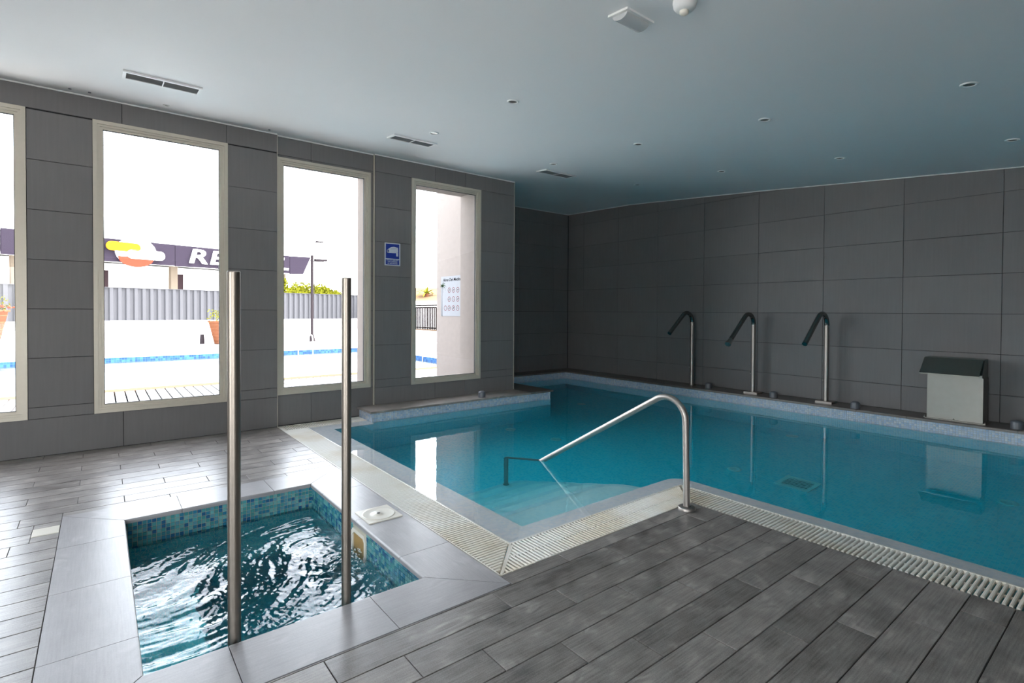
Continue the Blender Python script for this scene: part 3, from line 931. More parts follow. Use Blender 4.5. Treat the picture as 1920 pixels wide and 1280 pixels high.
mos(band, 'x', -1.2755, 5.52, 7.45, -0.031, 0.113, pool_cols, sign=1)
mos(band, 'x', 0.3845, 2.59, 5.515, -0.032, 0.098, pool_cols, sign=1)
mos(band, 'y', 2.5905, 0.0, 0.385, -0.010, 0.098, pool_cols, sign=-1)
mos(band, 'y', 5.5145, -1.27, 0.385, -0.032, 0.098, pool_cols, sign=1)
pbuild(band, 'mosaic_band', m_tint, 'stuff')

def slab(x0, x1, y0, y1, z0, z1, edge, name, parent_build, mat, r=0.010):
    """coping slab with one rounded (bullnose) edge on side edge"""
    mb = MB()
    t = z1 - z0
    prof = [(0, z0)] + [(r * (1 - math.cos(a)) if False else r - r * math.cos(a), z1 - r + r * math.sin(a)) for a in [PI / 2 * i / 4 for i in range(5)]]
    if edge in ('y0', 'y1'):
        L0, L1 = x0 + .0015, x1 - .0015; w = y1 - y0
        pr = [(0, z0)] + [(r - r * math.cos(a), z1 - r + r * math.sin(a)) for a in [PI / 2 * i / 4 for i in range(5)]] + [(w, z1), (w, z0)]
        ys = (lambda d: y0 + d) if edge == 'y0' else (lambda d: y1 - d)
        v = [(L0, ys(p[0]), p[1]) for p in pr] + [(L1, ys(p[0]), p[1]) for p in pr]
    else:
        L0, L1 = y0 + .0015, y1 - .0015; w = x1 - x0
        pr = [(0, z0)] + [(r - r * math.cos(a), z1 - r + r * math.sin(a)) for a in [PI / 2 * i / 4 for i in range(5)]] + [(w, z1), (w, z0)]
        xs_ = (lambda d: x0 + d) if edge == 'x0' else (lambda d: x1 - d)
        v = [(xs_(p[0]), L0, p[1]) for p in pr] + [(xs_(p[0]), L1, p[1]) for p in pr]
    m_ = len(pr)
    mb.add(v, [tuple(range(m_)), tuple(range(2 * m_ - 1, m_ - 1, -1))] + [(i, m_ + i, m_ + (i + 1) % m_, (i + 1) % m_) for i in range(m_)])
    me_b = mb
    bm = None
    return parent_build(me_b, name, mat)

for (a, b2) in [(-1.63, -0.8), (-0.8, 0.15), (0.15, 1.10), (1.10, 2.05), (2.05, 3.0), (3.0, 3.95), (3.95, 4.47), (4.47, 5.42), (5.42, 6.37), (6.37, 7.32), (7.32, 8.27), (8.27, 9.45)]:
    slab(a, b2, 7.435, YB, 0.115, 0.145, 'y0', 'coping_slab', pbuild, m_ledge)
for (a, b2) in [(5.56, 6.5), (6.5, 7.434)]:
    slab(AX, -1.255, a, b2, 0.115, 0.145, 'x1', 'coping_slab', pbuild, m_ledge)
for (a, b2) in [(2.562, 3.5), (3.5, 4.45), (4.45, 5.10)]:
    slab(-0.015, 0.415, a, b2, 0.100, 0.127, 'x1', 'coping_slab', pbuild, m_ledge_lit)
slab(-0.7, 0.415, 5.10, 5.56, 0.100, 0.127, 'y1', 'coping_slab', pbuild, m_ledge)
slab(-1.63, -0.7, 5.10, 5.56, 0.100, 0.127, 'y1', 'coping_slab', pbuild, m_ledge)

# water body
wb_ = MB()
wout = [(0.252, 1.87), (4.033, 1.87), (4.033, 3.570), (XR - .005, 3.570), (XR - .005, 7.453), (-1.273, 7.453), (-1.273, 5.517), (0.387, 5.517), (0.387, 2.588), (0.252, 2.588)]
wb_.prism(wout, -DP - 0.03, -0.004)
wat = wb_.build('pool_water', m_water)
tag(wat, 'still turquoise water filling the large indoor pool', 'water', kind='stuff')

# pool floor fittings
dr = MB(); dr.box(3.885, 4.215, 5.42, 5.47, -DP, -DP + 0.012); dr.box(3.885, 4.215, 5.69, 5.74, -DP, -DP + 0.012)
dr.box(3.885, 3.925, 5.47, 5.69, -DP, -DP + 0.012); dr.box(4.175, 4.215, 5.47, 5.69, -DP, -DP + 0.012)
m_darkhole = simple('dark_hole', (0.02, 0.03, 0.03), 0.7)
m_fit = simple('white_abs_fitting', (0.88, 0.90, 0.88), 0.4, noise_amt=0.02)
main_drain = tag(dr.build('floor_drain', m_fit), 'square pale drain grille on the pool floor right of the handrail', 'drain')
for i in range(6):
    s = MB(); s.box(3.925, 4.175, 5.482 + i * 0.036, 5.498 + i * 0.036, -DP, -DP + 0.010); s.build('slat', m_fit, main_drain)
s = MB(); s.box(3.925, 4.175, 5.47, 5.69, -DP + 0.0005, -DP + 0.003); s.build('recess', m_darkhole, main_drain)
INL = [((3.423, 5.49), 'small round inlet on the pool floor left of the square drain'),
       ((5.496, 6.458), 'small round inlet on the pool floor below the steel waterfall box'),
       ((1.358, 4.729), 'small round inlet on the pool floor beyond the handrail slope'),
       ((0.62, 4.55), 'small round inlet on the pool floor beside the raised ledge'),
       ((0.05, 6.554), 'farthest small round inlet on the pool floor, near the dark corner'),
       ((3.266, 7.25), 'small round inlet on the pool floor below the nearest water spout')]
for (x, y), lb in INL:
    s = MB(); s.lathe((x, y, -DP), [(0.075, 0.0), (0.072, 0.012), (0.05, 0.018), (0.045, 0.010), (0.0, 0.010)], 20)
    o = tag(s.build('floor_inlet', m_fit), lb, 'inlet', 'round inlets on the pool floor')
    h = MB(); h.lathe((x, y, -DP), [(0.03, 0.020), (0.03, 0.012), (0.0, 0.020)], 12); h.build('nozzle', m_fit, o)

# ------------------------------------------------------------------ spa
spa = tag(empty('spa_pool', (3.17, 0.70, 0)), 'small square spa pool with teal mosaic walls and grey slab surround', 'spa')
def sbuild(mb, name, mats, kind=None):
    mb.v = [(v[0] - 3.17, v[1] - 0.70, v[2]) for v in mb.v]
    o = mb.build(name, mats, spa)
    if kind: o['kind'] = kind
    return o
ox0, ox1, oy0, oy1 = OPN; sx0, sx1, sy0, sy1 = SPA
def coping_piece(poly, inner_edge, mat):
    """poly: 4 corners in plan, inner_edge = axis code of the edge over the water, bullnosed"""
    bm = bmesh.new()
    vs0 = [bm.verts.new((p[0] - 3.17, p[1] - 0.70, -0.026)) for p in poly]
    vs1 = [bm.verts.new((p[0] - 3.17, p[1] - 0.70, 0.0015)) for p in poly]
    bm.faces.new(vs0[::-1]); top = bm.faces.new(vs1)
    n_ = len(poly)
    for i in range(n_):
        j = (i + 1) % n_; bm.faces.new((vs0[i], vs0[j], vs1[j], vs1[i]))
    bmesh.ops.recalc_face_normals(bm, faces=bm.faces)
    c, val = inner_edge
    es = [e for e in top.edges if all(abs((v.co[c] + (3.17 if c == 0 else 0.70)) - val) < 0.004 for v in e.verts)]
    if es: bmesh.ops.bevel(bm, geom=es, offset=0.010, segments=4, profile=0.5, affect='EDGES')
    me = bpy.data.meshes.new('coping_slab'); bm.to_mesh(me); bm.free()
    link('coping_slab', me, mat, spa)
g = 0.0016
# low-y strip (image left): grain along x
cuts = [(sx0, ox0, 'm')]
def strip_y(y_in, y_out, cutsx, mat):
    # trapezoid ends (mitres) at both corners
    for i in range(len(cutsx) - 1):
        a, b2 = cutsx[i], cutsx[i + 1]
        ai, ao, bi, bo = a + g, a + g, b2 - g, b2 - g
        if i == 0: ai, ao = ox0 + g * 2, sx0 + g * 2
        if i == len(cutsx) - 2: bi, bo = ox1 - g * 2, sx1 - g * 2
        coping_piece([(ao, y_out), (bo, y_out), (bi, y_in), (ai, y_in)], (1, y_in), mat)
def strip_x(x_in, x_out, cutsy, mat):
    for i in range(len(cutsy) - 1):
        a, b2 = cutsy[i], cutsy[i + 1]
        ai, ao, bi, bo = a + g, a + g, b2 - g, b2 - g
        if i == 0: ai, ao = oy0 + g * 2, sy0 + g * 2
        if i == len(cutsy) - 2: bi, bo = oy1 - g * 2, sy1 - g * 2
        coping_piece([(x_out, ao), (x_out, bo), (x_in, bi), (x_in, ai)], (0, x_in), mat)
strip_y(oy0, sy0 + 0.002, [sx0, 2.545, 3.155, 3.78, sx1], m_coping_x)
strip_y(oy1, sy1 - 0.002, [sx0, 2.537, 3.168, 3.80, sx1], m_coping_x)
strip_x(ox0, sx0 + 0.002, [sy0, 0.43, 1.013, sy1], m_coping_y)
strip_x(ox1, sx1 - 0.002, [sy0, 0.398, 0.993, sy1], m_coping_y)
wx0, wx1, wy0, wy1 = ox0 - 0.014, ox1 + 0.014, oy0 - 0.014, oy1 + 0.014
sb = MB(); zb = -0.95
c4 = [(wx0, wy0), (wx1, wy0), (wx1, wy1), (wx0, wy1)]
v = [(p[0], p[1], -0.0265) for p in c4] + [(p[0], p[1], -0.24) for p in c4]
sb.add(v, [(i, (i + 1) % 4, 4 + (i + 1) % 4, 4 + i) for i in range(4)], 0)
v = [(p[0], p[1], -0.22) for p in c4] + [(p[0], p[1], zb) for p in c4]
sb.add(v, [(i, (i + 1) % 4, 4 + (i + 1) % 4, 4 + i) for i in range(4)] + [(4, 5, 6, 7)], 1)
sb.box(wx0, wx1, wy0, wy0 + 0.32, zb, -0.52, 1)      # underwater bench
sb.box(wx0, wx0 + 0.32, wy0 + 0.32, wy1, zb, -0.52, 1)
sbuild(sb, 'basin', [m_groutspa, m_spa])
band = MB(); band.c = []
spa_cols = [(0.05, 0.24, 0.30), (0.08, 0.33, 0.36), (0.13, 0.38, 0.40), (0.03, 0.19, 0.30), (0.17, 0.40, 0.40), (0.10, 0.30, 0.38), (0.06, 0.27, 0.28), (0.02, 0.12, 0.25)]
mos(band, 'x', wx0, wy0, wy1, -0.232, -0.028, spa_cols, p=0.0255, sign=1)
mos(band, 'x', wx1, wy0, wy1, -0.232, -0.028, spa_cols, p=0.0255, sign=-1)
mos(band, 'y', wy0, wx0, wx1, -0.232, -0.028, spa_cols, p=0.0255, sign=1)
# right wall leaves the skimmer opening free
mos(band, 'y', wy1, wx0, 3.10, -0.232, -0.028, spa_cols, p=0.0255, sign=-1)
mos(band, 'y', wy1, 3.325, wx1, -0.232, -0.028, spa_cols, p=0.0255, sign=-1)
sbuild(band, 'mosaic_band', m_tint, 'stuff')
# skimmer mouth in the right wall: chamfered cream frame round an ochre throat
def poly_frame(mb, outer_p, inner_p, M4, d0, d1, mi=0):
    n_ = len(outer_p)
    v = [M4 @ Vector((p[0], p[1], d0)) for p in outer_p] + [M4 @ Vector((p[0], p[1], d1)) for p in outer_p] + \
        [M4 @ Vector((p[0], p[1], d1)) for p in inner_p] + [M4 @ Vector((p[0], p[1], d0)) for p in inner_p]
    f_ = []
    for i in range(n_):
        j = (i + 1) % n_
        for k in range(3): f_.append((k * n_ + i, k * n_ + j, (k + 1) * n_ + j, (k + 1) * n_ + i))
    mb.add(v, f_, mi)
MSK = Matrix(((1, 0, 0, 0), (0, 0, -1, wy1), (0, 1, 0, 0), (0, 0, 0, 1)))   # local z points to -y (into the spa)
op_ = [(3.095, -0.26), (3.33, -0.26), (3.33, -0.085), (3.30, -0.055), (3.125, -0.055), (3.095, -0.085)]
ip_ = [(3.122, -0.26), (3.303, -0.26), (3.303, -0.098), (3.284, -0.080), (3.141, -0.080), (3.122, -0.098)]
sk = MB(); poly_frame(sk, op_, ip_, MSK, -0.01, 0.012)
o = sbuild(sk, 'skimmer_frame', m_cream)
sk = MB(); sk.extr(ip_, MSK @ Matrix.Translation((0, 0, 0.001)), 0.002); sbuild(sk, 'skimmer_throat', m_creamdirty)

# choppy water
SW0, SW1 = (wx0 - 0.004, wy0 - 0.004), (wx1 + 0.004, wy1 + 0.004)
NX, NY = 230, 150
ZW = -0.178
v = []
for j in range(NY + 1):
    for i in range(NX + 1):
        x = SW0[0] + (SW1[0] - SW0[0]) * i / NX; y = SW0[1] + (SW1[1] - SW0[1]) * j / NY
        # swirl coordinates round the spa's centre make the streaks curl
        dx, dy = x - 3.1, y - 0.75
        ra = math.hypot(dx, dy); an = math.atan2(dy, dx) + 1.3 * ra
        px, py = ra * math.cos(an), ra * math.sin(an)
        h = 0.0095 * noise.noise(Vector((px * 3.5, py * 9.0, 0.3)))
        h += 0.0042 * noise.noise(Vector((px * 9.0 + 5, py * 26.0, 1.7)))
        h += 0.0018 * noise.noise(Vector((x * 40.0, y * 55.0, 4.1)))
        h += 0.0007 * noise.noise(Vector((x * 95.0, y * 110.0, 8.1)))
        jet = math.exp(-((x - 3.35) ** 2 + (y - 1.16) ** 2) / 0.05)
        h += jet * 0.016 * noise.noise(Vector((x * 22.0, y * 22.0, 2.2)))
        v.append((x, y, ZW + h))
f = []
for j in range(NY):
    for i in range(NX):
        a = j * (NX + 1) + i
        f.append((a, a + 1, a + NX + 2, a + NX + 1))
wt = MB(); wt.add(v, f, 0, True)
# closed sides and bottom
bz = zb - 0.02
ring = [i for i in range(NX + 1)] + [j * (NX + 1) + NX for j in range(1, NY + 1)] + [NY * (NX + 1) + i for i in range(NX - 1, -1, -1)] + [j * (NX + 1) for j in range(NY - 1, 0, -1)]
b0 = len(wt.v)
for i in ring: wt.v.append((wt.v[i][0], wt.v[i][1], bz))
m_ = len(ring)
for q in range(m_):
    r2 = (q + 1) % m_
    wt.f.append([ring[r2], ring[q], b0 + q, b0 + r2]); wt.mi.append(0); wt.sm.append(False)
wt.f.append([b0 + q for q in range(m_ - 1, -1, -1)]); wt.mi.append(0); wt.sm.append(False)
tag(wt.build('spa_water', m_spawater), 'churning teal water with white streaks inside the small spa pool', 'water', kind='stuff')
# foam flecks where the jet meets the skimmer wall
fo = MB()
random.seed(21)
for q in range(90):
    t = random.random() ** 1.2
    x = 3.20 + 0.75 * t + random.uniform(-0.03, 0.03); y = 1.265 - 0.11 * random.random() ** 1.5 - 0.02
    rr = random.uniform(0.002, 0.006)
    fo.lathe((x, y, ZW + 0.004), [(0.0005, -rr * .5), (rr, 0), (rr * .7, rr * .5), (0.0005, rr * .7)], 7)
for q in range(24):
    x = 3.20 + random.uniform(0, 0.09); y = 1.285 - 0.05 * random.random()
    rr = random.uniform(0.002, 0.005)
    fo.lathe((x, y, ZW + random.uniform(0.0, 0.03)), [(0.0005, -rr), (rr, 0), (0.0005, rr)], 7)
tag(fo.build('foam', m_foam), 'white foam flecks along the mosaic wall beside the spa skimmer mouth', 'foam', kind='stuff')

# square drain lid on the surround
lid = MB(); lid.box(3.044, 3.286, 1.326, 1.556, 0.0015, 0.0075)
lid_o = tag(lid.build('skimmer_lid', m_cream), 'square cream lid with a round dished cover on the slab beside the spa', 'lid')
dsh = MB(); dsh.lathe((3.166, 1.441, 0.0075), [(0.108, 0.0), (0.105, 0.0035), (0.098, 0.002), (0.06, 0.0012), (0.022, 0.001), (0.020, 0.004), (0.012, 0.004), (0.0, 0.004)], 40)
dsh.build('round_cover', m_cream, lid_o)
dk = MB(); dk.cyl((3.166, 1.441), 0.011, 0.011, 0.011, 0.0125, 14); dk.build('finger_hole', m_gasket, lid_o)
cv = MB(); cv.box(2.114, 2.252, -0.328, -0.203, -0.008, 0.001); cvo = tag(cv.build('access_cover', m_cream), 'small blank cream cover let into the deck left of the spa', 'cover')
cv = MB(); cv.box(2.122, 2.244, -0.320, -0.211, 0.001, 0.0022); cv.build('lid', m_cream, cvo)

# two upright grab posts standing in the spa at its near edge
def grab_post(x, y, top, r, label):
    t = tag(empty('grab_post', (x, y, -0.52)), label, 'post', 'steel posts at the near edge of the spa')
    b = MB(); b.tube([(0, 0, -0.42), (0, 0, 0.0), (0, 0, top + 0.52 - r * .5), (0, 0, top + 0.52 - r * .2)], r, 28, cap=False, radii=[r, r, r, r])
    b.build('pole', m_steel_post, t)
    c = MB(); c.lathe((0, 0, top + 0.52 - r * .2), [(r, 0), (r * 0.97, r * .12), (r * 0.88, r * .2), (0.0, r * .24)], 28); c.build('end_cap', m_steel, t)
    c = MB(); c.lathe((0, 0, -0.43), [(0.045, 0), (0.045, 0.008), (0.030, 0.014), (r, 0.014)], 24); c.build('flange', m_steel, t)
grab_post(4.033, 0.428, 1.508, 0.0245, 'nearer and thicker looking upright steel post, left one of the pair in the spa')
grab_post(4.033, 0.897, 1.502, 0.0215, 'upright steel post nearer the cream lid, right one of the pair in the spa')

# ------------------------------------------------------------------ pool handrail
hr = tag(empty('handrail', (4.355, 3.155, 0)), 'bent stainless steel handrail rising from the deck corner and sloping into the pool', 'handrail')
path = [(0, 0, 0.0), (-0.012, 0, 0.40), (-0.02, 0, 0.848), (-1.47, 0, 0.022 - 0.0), (-2.03, 0.0, -0.33), (-2.03, 0.0, -1.075)]
path = [(0, 0, 0.0), (-0.022, 0, 0.862), (-1.49, 0, 0.0), (-2.03, 0.0, -0.325), (-2.03, 0.0, -1.08)]
pp = arc_path([path[0], path[1], path[3], path[4]], [0.155, 0.05], 12)
b = MB(); b.tube(pp, 0.0222, 20); b.build('rail', m_steel, hr)
b = MB(); b.lathe((0, 0, 0), [(0.058, 0.0), (0.058, 0.016), (0.054, 0.020), (0.026, 0.022)], 32); b.build('flange', m_steel, hr)
b = MB(); b.lathe((-2.03, 0, -1.08), [(0.030, 0.0), (0.030, 0.008), (0.024, 0.014)], 24); b.build('foot', m_steel, hr)

# ------------------------------------------------------------------ water spouts
def spout(x, topz, tip, label, plate=True, nozzle=False):
    t = tag(empty('water_spout', (x, 7.655, 0.145)), label, 'water spout', 'steel water spouts along the back wall')
    r = 0.031
    ty, tz = tip[0] - 7.655, tip[1] - 0.145
    apex = (0, -0.21, topz - 0.145 + 0.155)
    pth = arc_path([(0, 0, 0.0), (0, 0, topz - 0.145 + 0.13), (0, ty, tz)], 0.155, 14)
    # lower pole, then gooseneck as its own dark piece
    k = next(i for i, p in enumerate(pth) if p.z > 0.9)
    lo = [pth[0], Vector((0, 0, pth[k].z))]
    b = MB(); b.tube(lo, r, 22); b.build('pole', m_steel, t)
    b = MB(); b.tube(pth[k:], r * 1.01, 22, cap=not nozzle); b.build('gooseneck', m_steel_spout, t)
    if nozzle:
        d = (Vector(pth[-1]) - Vector(pth[-2])).normalized(); p = Vector(pth[-1])
        b = MB(); b.tube([p - d * 0.03, p, p + d * 0.05, p + d * 0.075], r, 22, radii=[r * 1.02, r * 1.02, r * 1.35, r * 1.38]); b.build('nozzle', m_steel, t)
    if plate:
        b = MB(); b.box(-0.10, 0.10, -0.085, 0.085, 0.0, 0.026); b.build('base_plate', m_steel, t)
    else:
        b = MB(); b.box(-0.05, 0.05, -0.05, 0.05, 0.0, 0.012); b.build('base_plate', m_steel_dark, t)
    b = MB()
    b.lathe((0, 0, 0), [(0.013, 0.0), (0.013, 0.012), (0.0, 0.016)], 14)
    o = b.build('push_button', m_steel, t); o.location = (-r * 0.75, -r * 0.65, 0.30); o.rotation_euler = (PI / 2, 0, -0.85)
m_steel_spout = steel_mat('darkened_steel', (0.26, 0.27, 0.26), 0.22)
spout(1.49, 1.375, (7.03, 1.015), 'farthest of the three tall steel water spouts, with a plain cut end', plate=False)
spout(2.52, 1.372, (6.99, 0.95), 'middle tall steel water spout with a flared nozzle', nozzle=True)
spout(3.52, 1.385, (6.98, 0.955), 'nearest tall steel water spout, left of the waterfall box')

# ------------------------------------------------------------------ steel waterfall box
wfb = tag(empty('waterfall_box', (4.885, 7.66, 0.145)), 'low stainless steel waterfall box with a tilted hood on the back rim', 'waterfall')
b = MB(); b.box(-0.245, 0.245, -0.125, 0.12, 0.0, 0.50); b.build('body', m_steel_plate, wfb)
b = MB()
Mh = Matrix(((0, 0, 1, -0.285), (1, 0, 0, 0), (0, 1, 0, 0), (0, 0, 0, 1)))
hp = [(-0.085, 0.690), (-0.285, 0.520), (-0.285, 0.532), (-0.080, 0.700), (0.14, 0.700), (0.14, 0.690)]
b.extr(hp, Mh, 0.52)
b.build('hood', m_steel_dark, wfb)
b = MB(); b.extr([(-0.125, 0.50), (-0.125, 0.53), (-0.02, 0.69), (0.12, 0.69), (0.12, 0.50)], Matrix(((0, 0, 1, -0.235), (1, 0, 0, 0), (0, 1, 0, 0), (0, 0, 0, 1))), 0.47)
b.build('throat', m_steel_dark, wfb)
b = MB(); b.box(-0.26, 0.27, -0.150, 0.13, 0.0, 0.008); b.build('base_plate', m_steel_plate, wfb)
for sx in (-0.262, 0.0, 0.265):
    b = MB(); b.lathe((sx, -0.14, 0.008), [(0.012, 0), (0.012, 0.008), (0.005, 0.009), (0.005, 0.02), (0.0, 0.02)], 12); b.build('bolt', m_steel, wfb)

# ------------------------------------------------------------------ round push caps
def push_cap(x, y, z, label, r=0.052):
    t = tag(empty('push_cap', (x, y, z)), label, 'button', 'round grey push caps on the pool rim')
    b = MB(); b.lathe((0, 0, 0), [(r, 0.0), (r, 0.070), (r * 0.94, 0.078), (r * 0.9, 0.078)], 26); b.build('collar', m_cap, t)
    b = MB(); b.lathe((0, 0, 0.074), [(r * 0.9, 0.0), (r * 0.88, 0.006), (r * 0.55, 0.014), (0.0, 0.017)], 26); b.build('button', m_cap, t)
push_cap(1.83, 7.60, 0.145, 'grey push cap on the rim right of the farthest spout')
push_cap(2.89, 7.52, 0.145, 'grey push cap on the rim right of the middle spout')
push_cap(3.92, 7.50, 0.145, 'grey push cap on the rim right of the nearest spout')
push_cap(5.40, 7.57, 0.145, 'grey push cap on the rim at the right edge, past the waterfall box', 0.056)
push_cap(0.32, 4.26, 0.127, 'grey push cap on the low ledge under the narrow third window')

# ------------------------------------------------------------------ ceiling fittings
def on_ceiling(o, x, y):
    s = (cz(x + 0.05) - cz(x - 0.05)) / 0.1
    o.location = (x, y, cz(x))
    o.rotation_euler = (0, -math.atan(s), 0)
DL = [(2.849, 2.805, 'ceiling spotlight above the pool end of the spa, left of centre frame'),
      (4.149, 4.602, 'ceiling spotlight over the middle of the pool, above the nearest spout'),
      (5.506, 4.72, 'ceiling spotlight at upper right, nearest one over the right of the pool'),
      (1.437, 2.837, 'small ceiling spotlight beside the middle air vent'),
      (2.791, 4.579, 'ceiling spotlight between the first row and the emergency light line'),
      (4.106, 6.389, 'ceiling spotlight near the back wall above the nearest spout'),
      (5.467, 6.537, 'ceiling spotlight at the right edge near the back wall'),
      (1.370, 4.648, 'small ceiling spotlight just before the far air vent'),
      (2.768, 6.293, 'small ceiling spotlight near the back wall above the middle spout'),
      (1.347, 6.389, 'farthest tiny ceiling spotlight near the dark corner'),
      (0.259, 0.52, 'small ceiling spotlight close to the wall above the first full window')]
m_bulb = simple('lamp_glass', (0.16, 0.15, 0.13), 0.2)
for (x, y, lb) in DL:
    t = tag(empty('ceiling_spotlight'), lb, 'spotlight', 'recessed ceiling spotlights'); on_ceiling(t, x, y)
    sc_ = 0.55 if x < 0.5 else 1.0
    b = MB(); b.lathe((0, 0, 0), [(0.052 * sc_, 0.0), (0.052 * sc_, -0.004), (0.046 * sc_, -0.009), (0.036 * sc_, -0.007), (0.034 * sc_, -0.001)], 24); b.build('ring', m_trimwhite, t)
    b = MB(); b.lathe((0, 0, 0), [(0.034 * sc_, -0.003), (0.020 * sc_, -0.0015), (0.0, -0.001)], 20); b.build('lamp', m_bulb, t)
for (x, y, lb) in [(0.135, -0.207, 'tiny dark sensor dot in the ceiling by the wall, first from the left'), (0.146, -0.067, 'tiny dark sensor dot in the ceiling by the wall, second from the left'), (0.123, 1.493, 'tiny dark sensor dot in the ceiling above the first wall corner strip')]:
    b = MB(); b.cyl((0, 0), 0.012, 0.012, -0.006, 0.0, 12); o = tag(b.build('ceiling_sensor', m_cap), lb, 'sensor', 'tiny ceiling sensors'); on_ceiling(o, x, y)

def vent(x, y, L, W, lb):
    t = tag(empty('air_vent'), lb, 'vent', 'rectangular air vents in the ceiling'); on_ceiling(t, x, y)
    b = MB()
    b.box(-W / 2, W / 2, -L / 2, -L / 2 + .022, -0.016, 0); b.box(-W / 2, W / 2, L / 2 - .022, L / 2, -0.016, 0)
    b.box(-W / 2, -W / 2 + .025, -L / 2 + .022, L / 2 - .022, -0.016, 0); b.box(W / 2 - .025, W / 2, -L / 2 + .022, L / 2 - .022, -0.016, 0)
    b.build('frame', m_trimwhite, t)
    b = MB(); b.box(-W / 2 + .02, W / 2 - .02, -L / 2 + .02, L / 2 - .02, -0.003, 0); b.build('duct', m_gasket, t)
    b = MB(); b.box(-W / 2 + .025, W / 2 - .025, -0.004, 0.004, -0.015, -0.003); b.build('divider', m_trimwhite, t)
    n_ = 10
    for i in range(n_):
        xx = -W / 2 + .025 + (W - .05) * (i + .5) / n_
        b = MB(); v = [(xx - .008, -L / 2 + .022, -0.004), (xx + .004, -L / 2 + .022, -0.013), (xx + .004, L / 2 - .022, -0.013), (xx - .008, L / 2 - .022, -0.004)]
        v += [(p[0] + .0015, p[1], p[2] + .0015) for p in v]
        b.add(v, [(0, 1, 2, 3), (7, 6, 5, 4), (0, 4, 5, 1), (1, 5, 6, 2), (2, 6, 7, 3), (3, 7, 4, 0)])
        b.build('slat', m_ventslat, t)
m_ventslat = simple('grey_vent_blade', (0.34, 0.345, 0.345), 0.5)
vent(1.000, 0.435, 0.56, 0.215, 'long white air vent in the ceiling at upper left, nearest one')
vent(0.970, 2.820, 0.54, 0.20, 'white air vent in the ceiling above the second window gap, middle one')
vent(0.965, 5.080, 0.58, 0.215, 'white air vent in the ceiling near the dark corner, farthest one')

el = tag(empty('emergency_light'), 'white emergency light with a curved frosted cover on the ceiling', 'light'); on_ceiling(el, 4.468, 2.385)
b = MB(); b.box(-0.070, 0.070, -0.118, 0.118, -0.012, 0); b.build('base_plate', m_trimwhite, el)
b = MB()
pr = []
for i in range(13):
    a = PI * i / 12
    pr.append((-0.052 * math.cos(a), -0.012 - 0.030 * math.sin(a)))
v = [(p[0], -0.098, p[1]) for p in pr] + [(p[0], 0.098, p[1]) for p in pr]
n_ = len(pr)
b.add(v, [(i, i + 1, n_ + i + 1, n_ + i) for i in range(n_ - 1)], 0, True); b.add(v, [tuple(range(n_)), tuple(range(2 * n_ - 1, n_ - 1, -1))], 0)
m_frost = simple('frosted_cover', (0.55, 0.56, 0.56), 0.22, noise_amt=0.03)
b.build('cover', m_frost, el)
se = tag(empty('smoke_detector'), 'round white detector on the ceiling cut by the top edge', 'detector'); on_ceiling(se, 4.78, 2.44)
b = MB(); b.lathe((0, 0, 0), [(0.062, 0.0), (0.062, -0.012), (0.056, -0.034), (0.046, -0.046), (0.020, -0.050)], 32); b.build('housing', m_trimwhite, se)
b = MB(); b.lathe((0, 0, -0.048), [(0.024, 0.0), (0.024, -0.014), (0.014, -0.022), (0.0, -0.024)], 24); b.build('lens', m_cream, se)

# ------------------------------------------------------------------ camera notice on the wall
def text_mesh(body, size, ext=0.001, shear=0.0, bold=0.0, align='CENTER', sx=1.0):
    cu = bpy.data.curves.new('t', 'FONT'); cu.body = body; cu.size = size; cu.extrude = ext; cu.shear = shear; cu.offset = bold
    cu.align_x = align; cu.resolution_u = 3
    o = bpy.data.objects.new('t', cu); COL.objects.link(o)
    dg = bpy.context.evaluated_depsgraph_get()
    me = bpy.data.meshes.new_from_object(o.evaluated_get(dg))
    bpy.data.objects.remove(o)
    return me
m_blue = simple('sign_blue', (0.010, 0.035, 0.30), 0.35, noise_amt=0.03)
m_signwhite = simple('sign_white', (0.66, 0.70, 0.76), 0.4, noise_amt=0.02)
m_signgrey = simple('sign_grey', (0.36, 0.38, 0.42), 0.4)
sg = tag(empty('camera_notice', (-0.014, 3.042, 1.946)), 'small blue and white security camera notice on the dark wall between two windows', 'sign')
sg.rotation_euler = (0, 0, PI / 2)          # local x -> +y, local -y -> +x (into the room)
SWd, SHt = 0.222, 0.298
b = MB(); b.box(-SWd / 2, SWd / 2, -0.004, 0, 0, SHt); b.build('plate', m_signwhite, sg)
b = MB(); b.box(-SWd / 2 + .015, SWd / 2 - .015, -0.0052, -0.004, 0.092, SHt - .013); b.build('upper_panel', m_blue, sg)
b = MB(); b.box(-SWd / 2 + .015, SWd / 2 - .015, -0.0052, -0.004, 0.012, 0.083); b.build('lower_panel', m_blue, sg)
Ms = Matrix(((1, 0, 0, 0), (0, 0, -1, -0.0052), (0, 1, 0, 0), (0, 0, 0, 1)))
b = MB()
b.extr([(-0.055, 0.222), (-0.02, 0.243), (0.02, 0.25), (0.077, 0.240), (0.080, 0.176), (0.03, 0.166), (-0.055, 0.165), (-0.068, 0.178), (-0.070, 0.2)], Ms, 0.001)
b.extr([(0.045, 0.168), (0.080, 0.174), (0.080, 0.125), (0.050, 0.125), (0.050, 0.155)], Ms, 0.001)
b.build('camera_symbol', m_signwhite, sg)
b = MB()
b.extr([(-0.066 + 0.017 * math.cos(2 * PI * i / 16), 0.188 + 0.024 * math.sin(2 * PI * i / 16)) for i in range(16)], Ms @ Matrix.Translation((0, 0, 0.001)), 0.0006)
b.extr([(-0.03, 0.218), (0.075, 0.232), (0.075, 0.229), (-0.03, 0.215)], Ms @ Matrix.Translation((0, 0, 0.001)), 0.0006)
b.build('camera_outline', m_signgrey, sg)
